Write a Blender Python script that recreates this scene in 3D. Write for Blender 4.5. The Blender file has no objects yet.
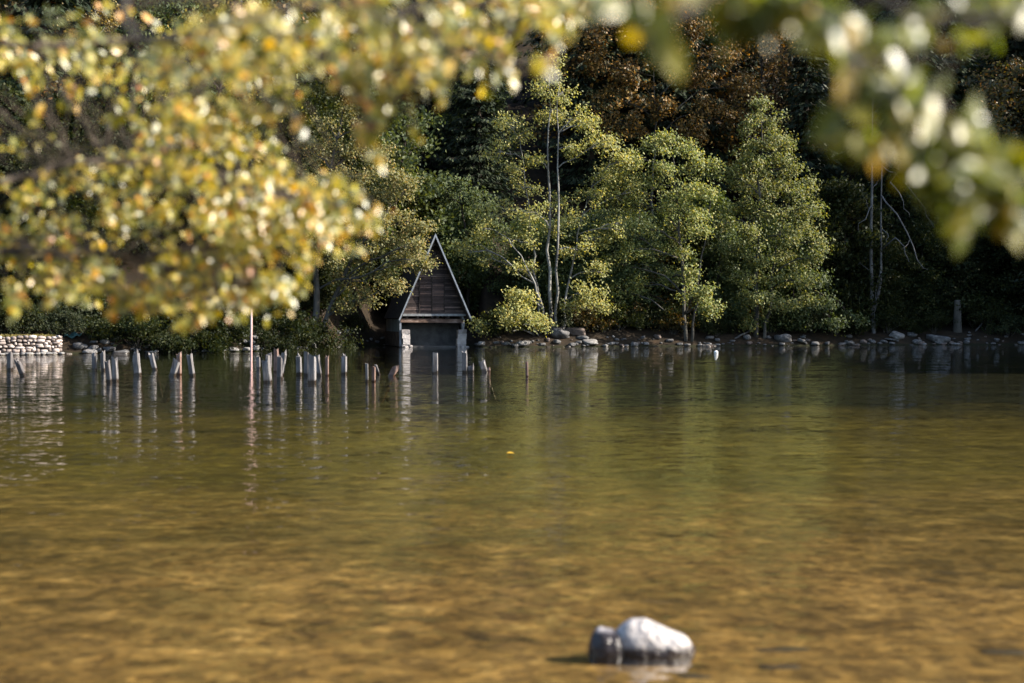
import bpy, math, random
import numpy as np
from mathutils import Vector, Matrix, noise

R = math.radians
scene = bpy.context.scene
COL = scene.collection
rng = np.random.default_rng(11)
random.seed(5)

# ------------------------------------------------------------------ camera
LENS, SW = 50.0, 36.0
FPX = LENS / SW * 1024.0
CAMZ = 1.5
PITCH = math.atan(21.5 / FPX)
cam_d = bpy.data.cameras.new('camera')
cam = bpy.data.objects.new('camera', cam_d)
COL.objects.link(cam)
cam.location = (0, 0, CAMZ)
cam.rotation_euler = (R(90) - PITCH, 0, 0)
cam_d.lens = LENS
cam_d.sensor_width = SW
cam_d.clip_start = 0.05
cam_d.clip_end = 3000
cam_d.dof.use_dof = True
cam_d.dof.focus_distance = 80
cam_d.dof.aperture_fstop = 1.75
scene.camera = cam


def ray(px, py):
    x = (px - 512) / FPX
    z = (341.5 - py) / FPX
    c, s = math.cos(PITCH), math.sin(PITCH)
    return Vector((x, c + z * s, -s + z * c))


def at(px, py, Y):
    r = ray(px, py)
    return Vector((0, 0, CAMZ)) + r * (Y / r.y)


def on_water(px, py):
    r = ray(px, py)
    return Vector((0, 0, CAMZ)) + r * (-CAMZ / r.z)


# ------------------------------------------------------------------ helpers
def tag(o, label=None, cat=None, group=None, kind=None):
    for k, v in (('label', label), ('category', cat), ('group', group), ('kind', kind)):
        if v:
            o[k] = v
    return o


def empty(name, loc, rz=0.0):
    o = bpy.data.objects.new(name, None)
    o.empty_display_size = 0.2
    COL.objects.link(o)
    o.location = loc
    o.rotation_euler = (0, 0, rz)
    return o


class MB:
    def __init__(s):
        s.v = []
        s.f = []
        s.n = 0

    def add(s, verts, faces):
        s.v.extend([tuple(p) for p in verts])
        s.f.extend([tuple(i + s.n for i in f) for f in faces])
        s.n += len(verts)

    def box(s, c, d, rot=None, jit=0.0):
        hx, hy, hz = d[0] / 2, d[1] / 2, d[2] / 2
        vs = [Vector((x, y, z)) for x in (-hx, hx) for y in (-hy, hy) for z in (-hz, hz)]
        if jit:
            vs = [v + Vector((random.uniform(-jit, jit), random.uniform(-jit, jit), random.uniform(-jit, jit))) for v in vs]
        if rot is not None:
            vs = [rot @ v for v in vs]
        c = Vector(c)
        s.add([v + c for v in vs], [(0, 1, 3, 2), (4, 6, 7, 5), (0, 4, 5, 1), (2, 3, 7, 6), (0, 2, 6, 4), (1, 5, 7, 3)])

    def prism(s, pts, off):
        """polygon (list of 3D points) extruded by vector off"""
        n = len(pts)
        off = Vector(off)
        a = [Vector(p) for p in pts]
        b = [p + off for p in a]
        f = [tuple(range(n))[::-1], tuple(range(n, 2 * n))]
        f += [(i, (i + 1) % n, n + (i + 1) % n, n + i) for i in range(n)]
        s.add(a + b, f)

    def tube(s, path, radii, sides=6, cap=True):
        P = [Vector(p) for p in path]
        n = len(P)
        rings = []
        up = Vector((0.31, 0.93, 0.2))
        for i in range(n):
            t = (P[min(i + 1, n - 1)] - P[max(i - 1, 0)])
            if t.length < 1e-9:
                t = Vector((0, 0, 1))
            t.normalize()
            if abs(t.dot(up)) > 0.95:
                up = Vector((0.9, -0.1, 0.4))
            a = t.cross(up).normalized()
            b = t.cross(a)
            r = radii[i] if hasattr(radii, '__len__') else radii
            for k in range(sides):
                th = 2 * math.pi * k / sides
                rings.append(P[i] + a * (math.cos(th) * r) + b * (math.sin(th) * r))
        f = []
        for i in range(n - 1):
            for k in range(sides):
                k2 = (k + 1) % sides
                f.append((i * sides + k, i * sides + k2, (i + 1) * sides + k2, (i + 1) * sides + k))
        if cap:
            f.append(tuple(range(sides))[::-1])
            f.append(tuple(range((n - 1) * sides, n * sides)))
        s.add(rings, f)

    def mesh(s, name):
        me = bpy.data.meshes.new(name)
        me.from_pydata(s.v, [], s.f)
        me.update()
        return me

    def build(s, name, mat, parent=None, smooth=False):
        me = s.mesh(name)
        return link(name, me, mat, parent, smooth)


def link(name, me, mat, parent=None, smooth=False):
    if mat is not None and not me.materials:
        me.materials.append(mat)
    if smooth:
        me.polygons.foreach_set('use_smooth', [True] * len(me.polygons))
    o = bpy.data.objects.new(name, me)
    COL.objects.link(o)
    if parent is not None:
        o.parent = parent
    return o


def poly_mesh(name, V, F):
    """V (n,3) array, F (m,4) or (m,3) index array"""
    V = np.ascontiguousarray(V, dtype=np.float32)
    F = np.ascontiguousarray(F, dtype=np.int32)
    k = F.shape[1]
    me = bpy.data.meshes.new(name)
    me.vertices.add(len(V))
    me.vertices.foreach_set('co', V.ravel())
    me.loops.add(F.size)
    me.loops.foreach_set('vertex_index', F.ravel())
    me.polygons.add(len(F))
    me.polygons.foreach_set('loop_start', np.arange(0, F.size, k, dtype=np.int32))
    me.polygons.foreach_set('loop_total', np.full(len(F), k, dtype=np.int32))
    me.update(calc_edges=True)
    return me


def norm(a):
    return a / np.maximum(np.linalg.norm(a, axis=1, keepdims=True), 1e-9)


def leaf_quads(C, N, L, W, bend=0.0):
    """one rhombic leaf per centre: tips along a random tangent"""
    n = len(C)
    T = rng.normal(size=(n, 3))
    T = norm(T - N * np.sum(T * N, axis=1, keepdims=True))
    B = np.cross(N, T)
    L = np.asarray(L).reshape(-1, 1) * np.ones((n, 1))
    W = np.asarray(W).reshape(-1, 1) * np.ones((n, 1))
    V = np.empty((n, 4, 3))
    V[:, 0] = C - T * L / 2
    V[:, 1] = C + B * W / 2 + N * bend * L
    V[:, 2] = C + T * L / 2
    V[:, 3] = C - B * W / 2 + N * bend * L
    return V.reshape(-1, 3)


def quads_mesh(name, V):
    return poly_mesh(name, V, np.arange(len(V)).reshape(-1, 4))


# ------------------------------------------------------------------ materials
def new_mat(name):
    m = bpy.data.materials.new(name)
    m.use_nodes = True
    nt = m.node_tree
    for n in list(nt.nodes):
        nt.nodes.remove(n)
    out = nt.nodes.new('ShaderNodeOutputMaterial')
    return m, nt, out


def node(nt, t, **kw):
    n = nt.nodes.new(t)
    for k, v in kw.items():
        if k in n.inputs.keys():
            n.inputs[k].default_value = v
        else:
            setattr(n, k, v)
    return n


def ramp(nt, fac, stops, interp='LINEAR'):
    r = nt.nodes.new('ShaderNodeValToRGB')
    r.color_ramp.interpolation = interp
    els = r.color_ramp.elements
    while len(els) > 1:
        els.remove(els[-1])
    els[0].position = stops[0][0]
    els[0].color = (*stops[0][1], 1)
    for p, c in stops[1:]:
        e = els.new(p)
        e.color = (*c, 1)
    nt.links.new(fac, r.inputs['Fac'])
    return r


def mixc(nt, fac, a, b, mode='MIX'):
    m = nt.nodes.new('ShaderNodeMix')
    m.data_type = 'RGBA'
    m.blend_type = mode
    for sock, v in ((m.inputs[0], fac), (m.inputs[6], a), (m.inputs[7], b)):
        if isinstance(v, (int, float)):
            sock.default_value = v
        elif isinstance(v, tuple):
            sock.default_value = (*v, 1) if len(v) == 3 else v
        else:
            nt.links.new(v, sock)
    return m.outputs[2]


def math_n(nt, op, a, b=None, clamp=False):
    m = nt.nodes.new('ShaderNodeMath')
    m.operation = op
    m.use_clamp = clamp
    for i, v in enumerate((a, b)):
        if v is None:
            continue
        if isinstance(v, (int, float)):
            m.inputs[i].default_value = v
        else:
            nt.links.new(v, m.inputs[i])
    return m.outputs[0]


def leaf_mat(name, stops, rough=0.45, spec=0.5, trans=0.35, tint=(1.5, 1.35, 0.5), coat=0.0, jitter=0.25, under=None):
    m, nt, out = new_mat(name)
    geo = node(nt, 'ShaderNodeNewGeometry')
    col = ramp(nt, geo.outputs['Random Per Island'], stops).outputs['Color']
    oi = node(nt, 'ShaderNodeObjectInfo')
    k = math_n(nt, 'MULTIPLY_ADD', oi.outputs['Random'], jitter * 2)
    nt.nodes[-1].inputs[2].default_value = 1 - jitter
    hs = node(nt, 'ShaderNodeHueSaturation')
    nt.links.new(col, hs.inputs['Color'])
    nt.links.new(k, hs.inputs['Value'])
    col = hs.outputs['Color']
    if under:      # paler, matt underside
        col = mixc(nt, math_n(nt, 'MULTIPLY', geo.outputs['Backfacing'], .45), col, under)
    p = node(nt, 'ShaderNodeBsdfPrincipled', Roughness=rough)
    p.inputs['Specular IOR Level'].default_value = spec
    p.inputs['Coat Weight'].default_value = coat
    p.inputs['Coat Roughness'].default_value = 0.34
    nt.links.new(col, p.inputs['Base Color'])
    tr = node(nt, 'ShaderNodeBsdfTranslucent')
    nt.links.new(mixc(nt, 1.0, col, tint, 'MULTIPLY'), tr.inputs['Color'])
    mx = node(nt, 'ShaderNodeMixShader', Fac=trans)
    nt.links.new(p.outputs[0], mx.inputs[1])
    nt.links.new(tr.outputs[0], mx.inputs[2])
    nt.links.new(mx.outputs[0], out.inputs['Surface'])
    return m


def noisy(name, stops, scale=4.0, stretch=(1, 1, 1), rough=0.85, spec=0.3, detail=6, bump=0.0, bump_scale=None, island=0.0, coord='Object', wet=None):
    """rough natural surface: noise through a ramp, optional island variation, optional wet dark line below world height"""
    m, nt, out = new_mat(name)
    tc = node(nt, 'ShaderNodeTexCoord')
    mp = node(nt, 'ShaderNodeMapping')
    mp.inputs['Scale'].default_value = stretch
    oi = node(nt, 'ShaderNodeObjectInfo')
    nt.links.new(tc.outputs[coord], mp.inputs['Vector'])
    cb = node(nt, 'ShaderNodeCombineXYZ')
    for i in range(3):
        nt.links.new(math_n(nt, 'MULTIPLY', oi.outputs['Random'], 37.0), cb.inputs[i])
    nt.links.new(cb.outputs[0], mp.inputs['Location'])
    nz = node(nt, 'ShaderNodeTexNoise', Scale=scale, Detail=detail, Roughness=0.62)
    nt.links.new(mp.outputs[0], nz.inputs['Vector'])
    fac = nz.outputs['Fac']
    if island:
        geo = node(nt, 'ShaderNodeNewGeometry')
        a = math_n(nt, 'MULTIPLY', geo.outputs['Random Per Island'], island)
        fac = math_n(nt, 'ADD', math_n(nt, 'MULTIPLY', fac, 1 - island), a)
    col = ramp(nt, fac, stops).outputs['Color']
    p = node(nt, 'ShaderNodeBsdfPrincipled', Roughness=rough)
    p.inputs['Specular IOR Level'].default_value = spec
    if wet is not None:
        geo2 = node(nt, 'ShaderNodeNewGeometry')
        sx = node(nt, 'ShaderNodeSeparateXYZ')
        nt.links.new(geo2.outputs['Position'], sx.inputs[0])
        nz2 = node(nt, 'ShaderNodeTexNoise', Scale=wet[2], Detail=3)
        nt.links.new(geo2.outputs['Position'], nz2.inputs['Vector'])
        zz = math_n(nt, 'ADD', sx.outputs[2], math_n(nt, 'MULTIPLY', math_n(nt, 'SUBTRACT', nz2.outputs['Fac'], 0.5), wet[1]))
        mr = node(nt, 'ShaderNodeMapRange')
        mr.inputs['From Min'].default_value = wet[0] - wet[1] * 0.25
        mr.inputs['From Max'].default_value = wet[0] + wet[1] * 0.25
        nt.links.new(zz, mr.inputs['Value'])
        col = mixc(nt, mr.outputs[0], wet[3], col)
        rr = node(nt, 'ShaderNodeMapRange')
        nt.links.new(mr.outputs[0], rr.inputs['Value'])
        rr.inputs['To Min'].default_value = 0.25
        rr.inputs['To Max'].default_value = rough
        nt.links.new(rr.outputs[0], p.inputs['Roughness'])
    nt.links.new(col, p.inputs['Base Color'])
    if bump:
        nb = node(nt, 'ShaderNodeTexNoise', Scale=bump_scale or scale * 2, Detail=5)
        nt.links.new(mp.outputs[0], nb.inputs['Vector'])
        b = node(nt, 'ShaderNodeBump', Strength=bump, Distance=0.05)
        nt.links.new(nb.outputs['Fac'], b.inputs['Height'])
        nt.links.new(b.outputs[0], p.inputs['Normal'])
    nt.links.new(p.outputs[0], out.inputs['Surface'])
    return m


M = {}
M['alder_leaf'] = leaf_mat('alder_leaves', [(0, (.12, .14, .048)), (.45, (.20, .205, .065)), (.8, (.27, .25, .07)), (1, (.36, .28, .05))], 0.6, 0.4, 0.38, (1.4, 1.35, .6))
M['bright_leaf'] = leaf_mat('bright_alder_leaves', [(0, (.10, .135, .045)), (.5, (.175, .20, .06)), (.85, (.25, .245, .068)), (1, (.34, .28, .05))], 0.6, 0.4, 0.38, (1.4, 1.35, .6))
M['olive_leaf'] = leaf_mat('olive_leaves', [(0, (.095, .105, .034)), (.5, (.165, .16, .05)), (.85, (.23, .19, .055)), (1, (.30, .19, .045))], 0.6, 0.4, 0.38, (1.4, 1.35, .6))
M['dull_leaf'] = leaf_mat('dull_green_leaves', [(0, (.035, .055, .024)), (.6, (.07, .098, .038)), (1, (.11, .13, .042))], 0.6, 0.25)
M['yellow_leaf'] = leaf_mat('yellow_leaves', [(0, (.10, .08, .015)), (.5, (.19, .14, .02)), (1, (.30, .19, .02))], 0.5, 0.4)
M['orange_leaf'] = leaf_mat('orange_brown_leaves', [(0, (.035, .04, .014)), (.4, (.09, .062, .018)), (.75, (.18, .095, .024)), (1, (.32, .19, .035))], 0.55, 0.3, 0.3, (1.4, 1.1, .5))
M['mixed_leaf'] = leaf_mat('mixed_autumn_leaves', [(0, (.025, .03, .01)), (.5, (.06, .055, .014)), (.8, (.13, .085, .016)), (1, (.19, .08, .015))], 0.5, 0.35)
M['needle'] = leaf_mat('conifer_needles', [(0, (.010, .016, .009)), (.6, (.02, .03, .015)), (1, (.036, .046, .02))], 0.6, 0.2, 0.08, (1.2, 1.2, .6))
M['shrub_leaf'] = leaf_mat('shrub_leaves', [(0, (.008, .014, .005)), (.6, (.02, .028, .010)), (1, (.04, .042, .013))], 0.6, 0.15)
M['near_leaf'] = leaf_mat('near_leaves', [(0, (.06, .08, .008)), (.3, (.18, .19, .012)), (.6, (.37, .33, .02)), (.86, (.55, .41, .025)), (.955, (.68, .38, .02)), (.99, (.62, .24, .02)), (1, (.24, .10, .05))],
                          0.46, 1.0, 0.45, (1.5, 1.35, .25), coat=1.0, jitter=0.02, under=(.62, .57, .42))
M['near_green_leaf'] = leaf_mat('near_green_leaves', [(0, (.06, .09, .005)), (.5, (.14, .16, .006)), (.93, (.28, .25, .008)), (.965, (.60, .36, .01)), (1, (.62, .36, .01))],
                                0.46, 1.0, 0.46, (1.4, 1.3, .22), coat=0.4, jitter=0.02, under=(.17, .23, .04))
M['pale_bark'] = noisy('pale_bark', [(.3, (.10, .095, .085)), (.5, (.26, .25, .23)), (.7, (.42, .41, .38))], 3, (1, 1, .35), 0.8, 0.3)
M['alder_bark'] = noisy('alder_bark', [(.3, (.05, .048, .044)), (.5, (.135, .13, .12)), (.7, (.25, .245, .225))], 3, (1, 1, .35), 0.8, 0.3)
M['grey_bark'] = noisy('grey_bark', [(.3, (.03, .027, .023)), (.6, (.075, .07, .06)), (.8, (.14, .13, .115))], 3, (1, 1, .35), 0.9, 0.2)
M['dark_bark'] = noisy('dark_bark', [(.3, (.018, .015, .012)), (.7, (.06, .05, .042))], 3, (1, 1, .3), 0.95, 0.1)
M['dead_wood'] = noisy('dead_wood', [(.3, (.04, .039, .039)), (.6, (.11, .107, .105)), (.8, (.20, .195, .192))], 3, (1, 1, .3), 0.85, 0.2)
M['near_bark'] = noisy('near_bark', [(.3, (.035, .027, .02)), (.6, (.09, .07, .052)), (.8, (.17, .14, .11))], 22, (1, 1, .5), 0.8, 0.3, bump=.6)
M['pile_wood'] = noisy('weathered_pile_wood', [(.3, (.04, .037, .037)), (.5, (.115, .107, .105)), (.72, (.24, .228, .224))], 7, (1.6, 1.6, .22), 0.8, 0.3, bump=.5, wet=(.09, .10, 6, (.025, .018, .013)))
M['dark_pile_wood'] = noisy('dark_pile_wood', [(.3, (.035, .031, .031)), (.55, (.085, .078, .078)), (.75, (.18, .168, .163))], 7, (1.6, 1.6, .22), 0.8, 0.3, bump=.5, wet=(.1, .10, 6, (.02, .015, .012)))
M['red_pile_wood'] = noisy('reddish_pile_wood', [(.3, (.07, .04, .03)), (.55, (.15, .095, .075)), (.75, (.30, .23, .20))], 6, (1.6, 1.6, .4), 0.8, 0.3, bump=.4, wet=(.05, .06, 6, (.04, .018, .01)))
M['pole_paint'] = noisy('faded_pole_paint', [(.3, (.34, .17, .15)), (.6, (.52, .36, .34))], 3, (1, 1, .4), 0.5, 0.5)
M['wall_stone'] = noisy('pale_wall_stone', [(.15, (.09, .07, .06)), (.45, (.25, .205, .185)), (.75, (.40, .345, .315))], 3, (1, 1, 1), 0.85, 0.3, island=.6, bump=.5)
M['wall_mortar'] = noisy('wall_core', [(.3, (.10, .08, .065)), (.7, (.22, .18, .15))], 5, (1, 1, 1), 0.9, 0.2)
M['rock'] = noisy('shore_rock', [(.3, (.035, .034, .034)), (.52, (.085, .083, .082)), (.72, (.165, .16, .158))], 2.5, (1, 1, 1), 0.85, 0.3, bump=.5, wet=(.06, .06, 5, (.035, .03, .025)))
M['pale_rock'] = noisy('pale_shore_rock', [(.3, (.08, .076, .072)), (.52, (.165, .157, .15)), (.72, (.28, .267, .257))], 2.5, (1, 1, 1), 0.85, 0.3, bump=.5, wet=(.05, .05, 5, (.05, .04, .03)))
M['brown_rock'] = noisy('brown_shore_rock', [(.3, (.06, .045, .038)), (.55, (.13, .10, .085)), (.75, (.22, .18, .155))], 2.5, (1, 1, 1), 0.85, 0.3, bump=.5, wet=(.06, .06, 5, (.035, .025, .02)))
M['white_boulder'] = noisy('white_boulder', [(.25, (.22, .20, .19)), (.5, (.34, .315, .30)), (.75, (.44, .415, .40))], 9, (1, 1, 1), 0.75, 0.35, bump=.7, bump_scale=24, wet=(.032, .045, 26, (.03, .021, .018)))
M['dark_boulder'] = noisy('dark_boulder', [(.3, (.16, .14, .14)), (.55, (.28, .26, .26)), (.75, (.36, .34, .34))], 12, (1, 1, 1), 0.7, 0.4, bump=.4, bump_scale=30, wet=(.098, .03, 20, (.018, .013, .012)))
M['sunken_rock'] = noisy('sunken_rock', [(.3, (.018, .012, .008)), (.7, (.05, .035, .022))], 9, (1, 1, 1), 0.6, 0.3, bump=.4)
M['plank'] = noisy('gable_planks', [(.22, (.012, .009, .009)), (.45, (.032, .023, .022)), (.60, (.075, .056, .052)), (.8, (.22, .155, .13))], 3.5, (.5, 1, 2.5), 0.8, 0.3, island=.35, bump=.3)
M['door_plank'] = noisy('door_planks', [(.22, (.014, .010, .010)), (.42, (.040, .028, .026)), (.62, (.085, .060, .054)), (.82, (.22, .13, .10))], 3.5, (.5, 1, 2.5), 0.8, 0.3, island=.38, bump=.3)
M['dark_beam'] = noisy('dark_beam', [(.3, (.012, .01, .009)), (.7, (.045, .036, .032))], 4, (.4, 1, 1), 0.85, 0.2)
M['rust_beam'] = noisy('worn_beam', [(.35, (.05, .032, .024)), (.52, (.13, .085, .065)), (.68, (.30, .235, .2))], 4, (.4, 1, 1), 0.85, 0.2)
M['pale_trim'] = noisy('skylit_trim', [(.3, (.10, .115, .14)), (.6, (.19, .215, .25))], 5, (1, 1, 1), 0.5, 0.5)  # pale blue of the skylight is put into the trim colour
M['sill_trim'] = noisy('grey_sill_wood', [(.3, (.09, .095, .10)), (.6, (.20, .208, .216))], 5, (1, 1, 1), 0.6, 0.4)
M['roof_felt'] = noisy('roof_shingles', [(.3, (.02, .018, .018)), (.7, (.06, .055, .052))], 5, (1, 1, 1), 0.9, 0.2)
M['blue_board'] = noisy('blue_grey_boards', [(.3, (.22, .27, .30)), (.65, (.36, .41, .45))], 3, (3, 3, .3), 0.75, 0.3, island=.4)
M['concrete'] = noisy('concrete', [(.3, (.13, .13, .135)), (.65, (.25, .25, .25))], 2, (1, 1, 1), 0.9, 0.2)
M['dim_concrete'] = noisy('dark_concrete', [(.3, (.035, .035, .037)), (.65, (.08, .08, .08))], 2, (1, 1, 1), 0.9, 0.2)  # much darker grey than the plain concrete
M['pier_stone'] = noisy('pier_stone', [(.2, (.14, .12, .115)), (.5, (.29, .265, .255)), (.8, (.44, .41, .395))], 4, (1, 1, 1), 0.85, 0.3, island=.3, bump=.6)
M['float_leaf'] = noisy('floating_leaf', [(.3, (.45, .25, .02)), (.7, (.6, .38, .03))], 20)
M['float_white'] = noisy('white_float', [(.3, (.6, .6, .58)), (.7, (.75, .75, .73))], 20)
M['dry_grass'] = leaf_mat('dry_grass', [(0, (.10, .09, .03)), (1, (.22, .18, .06))], 0.6, 0.2)
M['teal_tarp'] = noisy('teal_tarp', [(.3, (.015, .05, .06)), (.7, (.03, .10, .11))], 5, (1, 1, 1), 0.5, 0.4)

# ------------------------------------------------------------------ world and sun
SUN_EL, SUN_FRONT = 31.0, 5.0      # elevation; degrees the sun stands on the camera's side of due right
w = bpy.data.worlds.new('World')
scene.world = w
w.use_nodes = True
nt = w.node_tree
bg = nt.nodes['Background']
sky = nt.nodes.new('ShaderNodeTexSky')
sky.sky_type = 'NISHITA'
sky.sun_disc = False
sky.sun_elevation = R(SUN_EL)
sky.sun_rotation = R(90 + SUN_FRONT)
nt.links.new(sky.outputs[0], bg.inputs[0])
bg.inputs[1].default_value = 0.125
sd = bpy.data.lights.new('sun', 'SUN')
sd.energy = 5.0
sd.angle = R(0.53)
sd.color = (1.0, 0.905, 0.78)
so = bpy.data.objects.new('sun', sd)
COL.objects.link(so)
sun_dir = Vector((math.cos(R(SUN_EL)) * math.cos(R(SUN_FRONT)), -math.cos(R(SUN_EL)) * math.sin(R(SUN_FRONT)), math.sin(R(SUN_EL))))
so.rotation_euler = sun_dir.to_track_quat('Z', 'Y').to_euler()
so.location = (30, 0, 40)

# ------------------------------------------------------------------ terrain
SHX = np.array([-400, -150, -80, -40, -23, -20.5, -12.6, -10.2, -9.2, -8.3, -2.2, -1.8, 0, 4.9, 14.3, 23, 31, 36, 50, 80, 150, 400.])
SHY = np.array([20, 40, 54, 60, 63.5, 63, 66.5, 72, 77.5, 84, 83, 77.5, 78.5, 80, 82.5, 85, 86, 80, 68, 55, 35, 10.])


def fbm(x, y, f):
    return (np.sin(x * f * 1.3 + 1.7 * np.sin(y * f * .9 + .3)) + np.sin(y * f * 1.1 + 1.3 * np.sin(x * f * .7 + 2.1)) + .5 * np.sin(x * f * 2.9 + y * f * 2.3)) / 2.5


def shore_y(x):
    return np.interp(x, SHX, SHY)


def height(x, y):
    x = np.asarray(x, float)
    y = np.asarray(y, float)
    d = y - shore_y(x) + 0.25 * fbm(x, y, 1.1)
    bank = 0.55 * np.clip(d / 1.6, 0, 1) + 0.12 * np.clip(d, 0, 5) + 0.58 * np.clip(d - 5, 0, 190) + 0.1 * np.clip(d - 195, 0, 400)
    bank = bank + np.clip(d / 12, 0, 1) * 1.2 * fbm(x, y, .22) + np.clip(d / 3, 0, 1) * .08 * fbm(x, y, 1.7)
    # left terrace behind the stone wall
    near_y = 4.3 + .25 * fbm(x * .8, y * .2, 1.0)
    e = y - near_y
    nb = np.where(e < 0, -.07 * e, -.024 * np.minimum(e, 14) - .019 * np.maximum(e - 14, 0)) + np.where(e < -12, -.25 * (e + 12), 0)
    nb = np.minimum(nb, 9 + 0 * nb)
    nb = nb + np.clip(e / 4, 0, 1) * .018 * fbm(x, y, 2.2) + np.clip(e / 4, 0, 1) * .010 * fbm(x, y, 5.5)
    far = np.where(d < 0, -.06 + .33 * d, bank)
    return np.maximum(nb, far)


def axis(parts):
    a = []
    for lo, hi, st in parts:
        a.append(np.arange(lo, hi, st))
    a.append(np.array([parts[-1][1]]))
    return np.concatenate(a)


xs = axis([(-400, -60, 12), (-60, -10, 1.2), (-10, -3, .5), (-3, 3, .22), (3, 12, .5), (12, 60, 1.2), (60, 400, 12)])
ys = axis([(-80, -4, 4), (-4, 3, .5), (3, 14, .2), (14, 40, .5), (40, 60, 1.2), (60, 92, .45), (92, 130, 1.5), (130, 420, 8)])
GX, GY = np.meshgrid(xs, ys)
GZ = height(GX, GY)
V = np.stack([GX.ravel(), GY.ravel(), GZ.ravel()], 1)
nx, ny = len(xs), len(ys)
idx = np.arange(nx * ny).reshape(ny, nx)
F = np.stack([idx[:-1, :-1].ravel(), idx[:-1, 1:].ravel(), idx[1:, 1:].ravel(), idx[1:, :-1].ravel()], 1)


def ground_material():
    m, nt, out = new_mat('ground')
    geo = node(nt, 'ShaderNodeNewGeometry')
    P = geo.outputs['Position']
    sx = node(nt, 'ShaderNodeSeparateXYZ')
    nt.links.new(P, sx.inputs[0])
    # sand and pebbles of the shallow bed
    n1 = node(nt, 'ShaderNodeTexNoise', Scale=3.4, Detail=8, Roughness=.72)
    nt.links.new(P, n1.inputs['Vector'])
    n2 = node(nt, 'ShaderNodeTexVoronoi', Scale=17.0)
    n2.inputs['Randomness'].default_value = 1
    nt.links.new(P, n2.inputs['Vector'])
    n3 = node(nt, 'ShaderNodeTexNoise', Scale=.35, Detail=4, Roughness=.6)
    nt.links.new(P, n3.inputs['Vector'])
    sand = ramp(nt, n1.outputs['Fac'], [(.32, (.030, .018, .006)), (.45, (.098, .061, .021)), (.57, (.165, .105, .037)), (.70, (.32, .215, .09))]).outputs['Color']
    bw = node(nt, 'ShaderNodeRGBToBW')
    nt.links.new(n2.outputs['Color'], bw.inputs[0])
    peb = ramp(nt, bw.outputs[0], [(.2, (.5, .45, .4)), (.5, (1, 1, 1)), (.8, (1.5, 1.42, 1.3))]).outputs['Color']
    sand = mixc(nt, .75, sand, mixc(nt, 1.0, sand, peb, 'MULTIPLY'))
    # greener silt farther out
    olive = ramp(nt, n1.outputs['Fac'], [(.3, (.032, .025, .005)), (.55, (.100, .080, .013)), (.75, (.18, .142, .024))]).outputs['Color']
    yy = math_n(nt, 'ADD', sx.outputs[1], math_n(nt, 'MULTIPLY', math_n(nt, 'SUBTRACT', n3.outputs['Fac'], .5), 10.0))
    mr = node(nt, 'ShaderNodeMapRange')
    mr.inputs['From Min'].default_value = 7.5
    mr.inputs['From Max'].default_value = 17
    nt.links.new(yy, mr.inputs['Value'])
    bed = mixc(nt, mr.outputs[0], sand, olive)
    # weed patches
    wp = ramp(nt, n3.outputs['Fac'], [(.44, (0, 0, 0)), (.62, (1, 1, 1))]).outputs['Color']
    wf = math_n(nt, 'MULTIPLY', wp, .55)
    bed = mixc(nt, wf, bed, mixc(nt, 1.0, bed, (.42, .42, .36), 'MULTIPLY'))
    # dark mud below the drop-off
    md = node(nt, 'ShaderNodeMapRange')
    md.inputs['From Min'].default_value = 25
    md.inputs['From Max'].default_value = 38
    n5 = node(nt, 'ShaderNodeTexNoise', Scale=.22, Detail=6, Roughness=.6)
    nt.links.new(P, n5.inputs['Vector'])
    nt.links.new(math_n(nt, 'ADD', sx.outputs[1], math_n(nt, 'MULTIPLY', math_n(nt, 'SUBTRACT', n5.outputs['Fac'], .5), 26)), md.inputs['Value'])
    bed = mixc(nt, md.outputs[0], bed, (.012, .014, .005))
    # forest soil above the water
    n4 = node(nt, 'ShaderNodeTexNoise', Scale=1.6, Detail=8, Roughness=.7)
    nt.links.new(P, n4.inputs['Vector'])
    soil = ramp(nt, n4.outputs['Fac'], [(.3, (.008, .006, .004)), (.5, (.018, .013, .008)), (.7, (.035, .022, .012)), (.85, (.06, .032, .014))]).outputs['Color']
    up = node(nt, 'ShaderNodeMapRange')
    up.inputs['From Min'].default_value = 0.0
    up.inputs['From Max'].default_value = .12
    nt.links.new(sx.outputs[2], up.inputs['Value'])
    col = mixc(nt, up.outputs[0], bed, soil)
    p = node(nt, 'ShaderNodeBsdfPrincipled', Roughness=.95)
    p.inputs['Specular IOR Level'].default_value = .15
    nt.links.new(col, p.inputs['Base Color'])
    b = node(nt, 'ShaderNodeBump', Strength=.5, Distance=.03)
    nt.links.new(n1.outputs['Fac'], b.inputs['Height'])
    nt.links.new(b.outputs[0], p.inputs['Normal'])
    nt.links.new(p.outputs[0], out.inputs['Surface'])
    return m


g = link('ground', poly_mesh('ground', V, F), ground_material(), smooth=True)
tag(g, 'brown lake bed, stony banks and dark forested hillside', 'ground', kind='structure')


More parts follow.
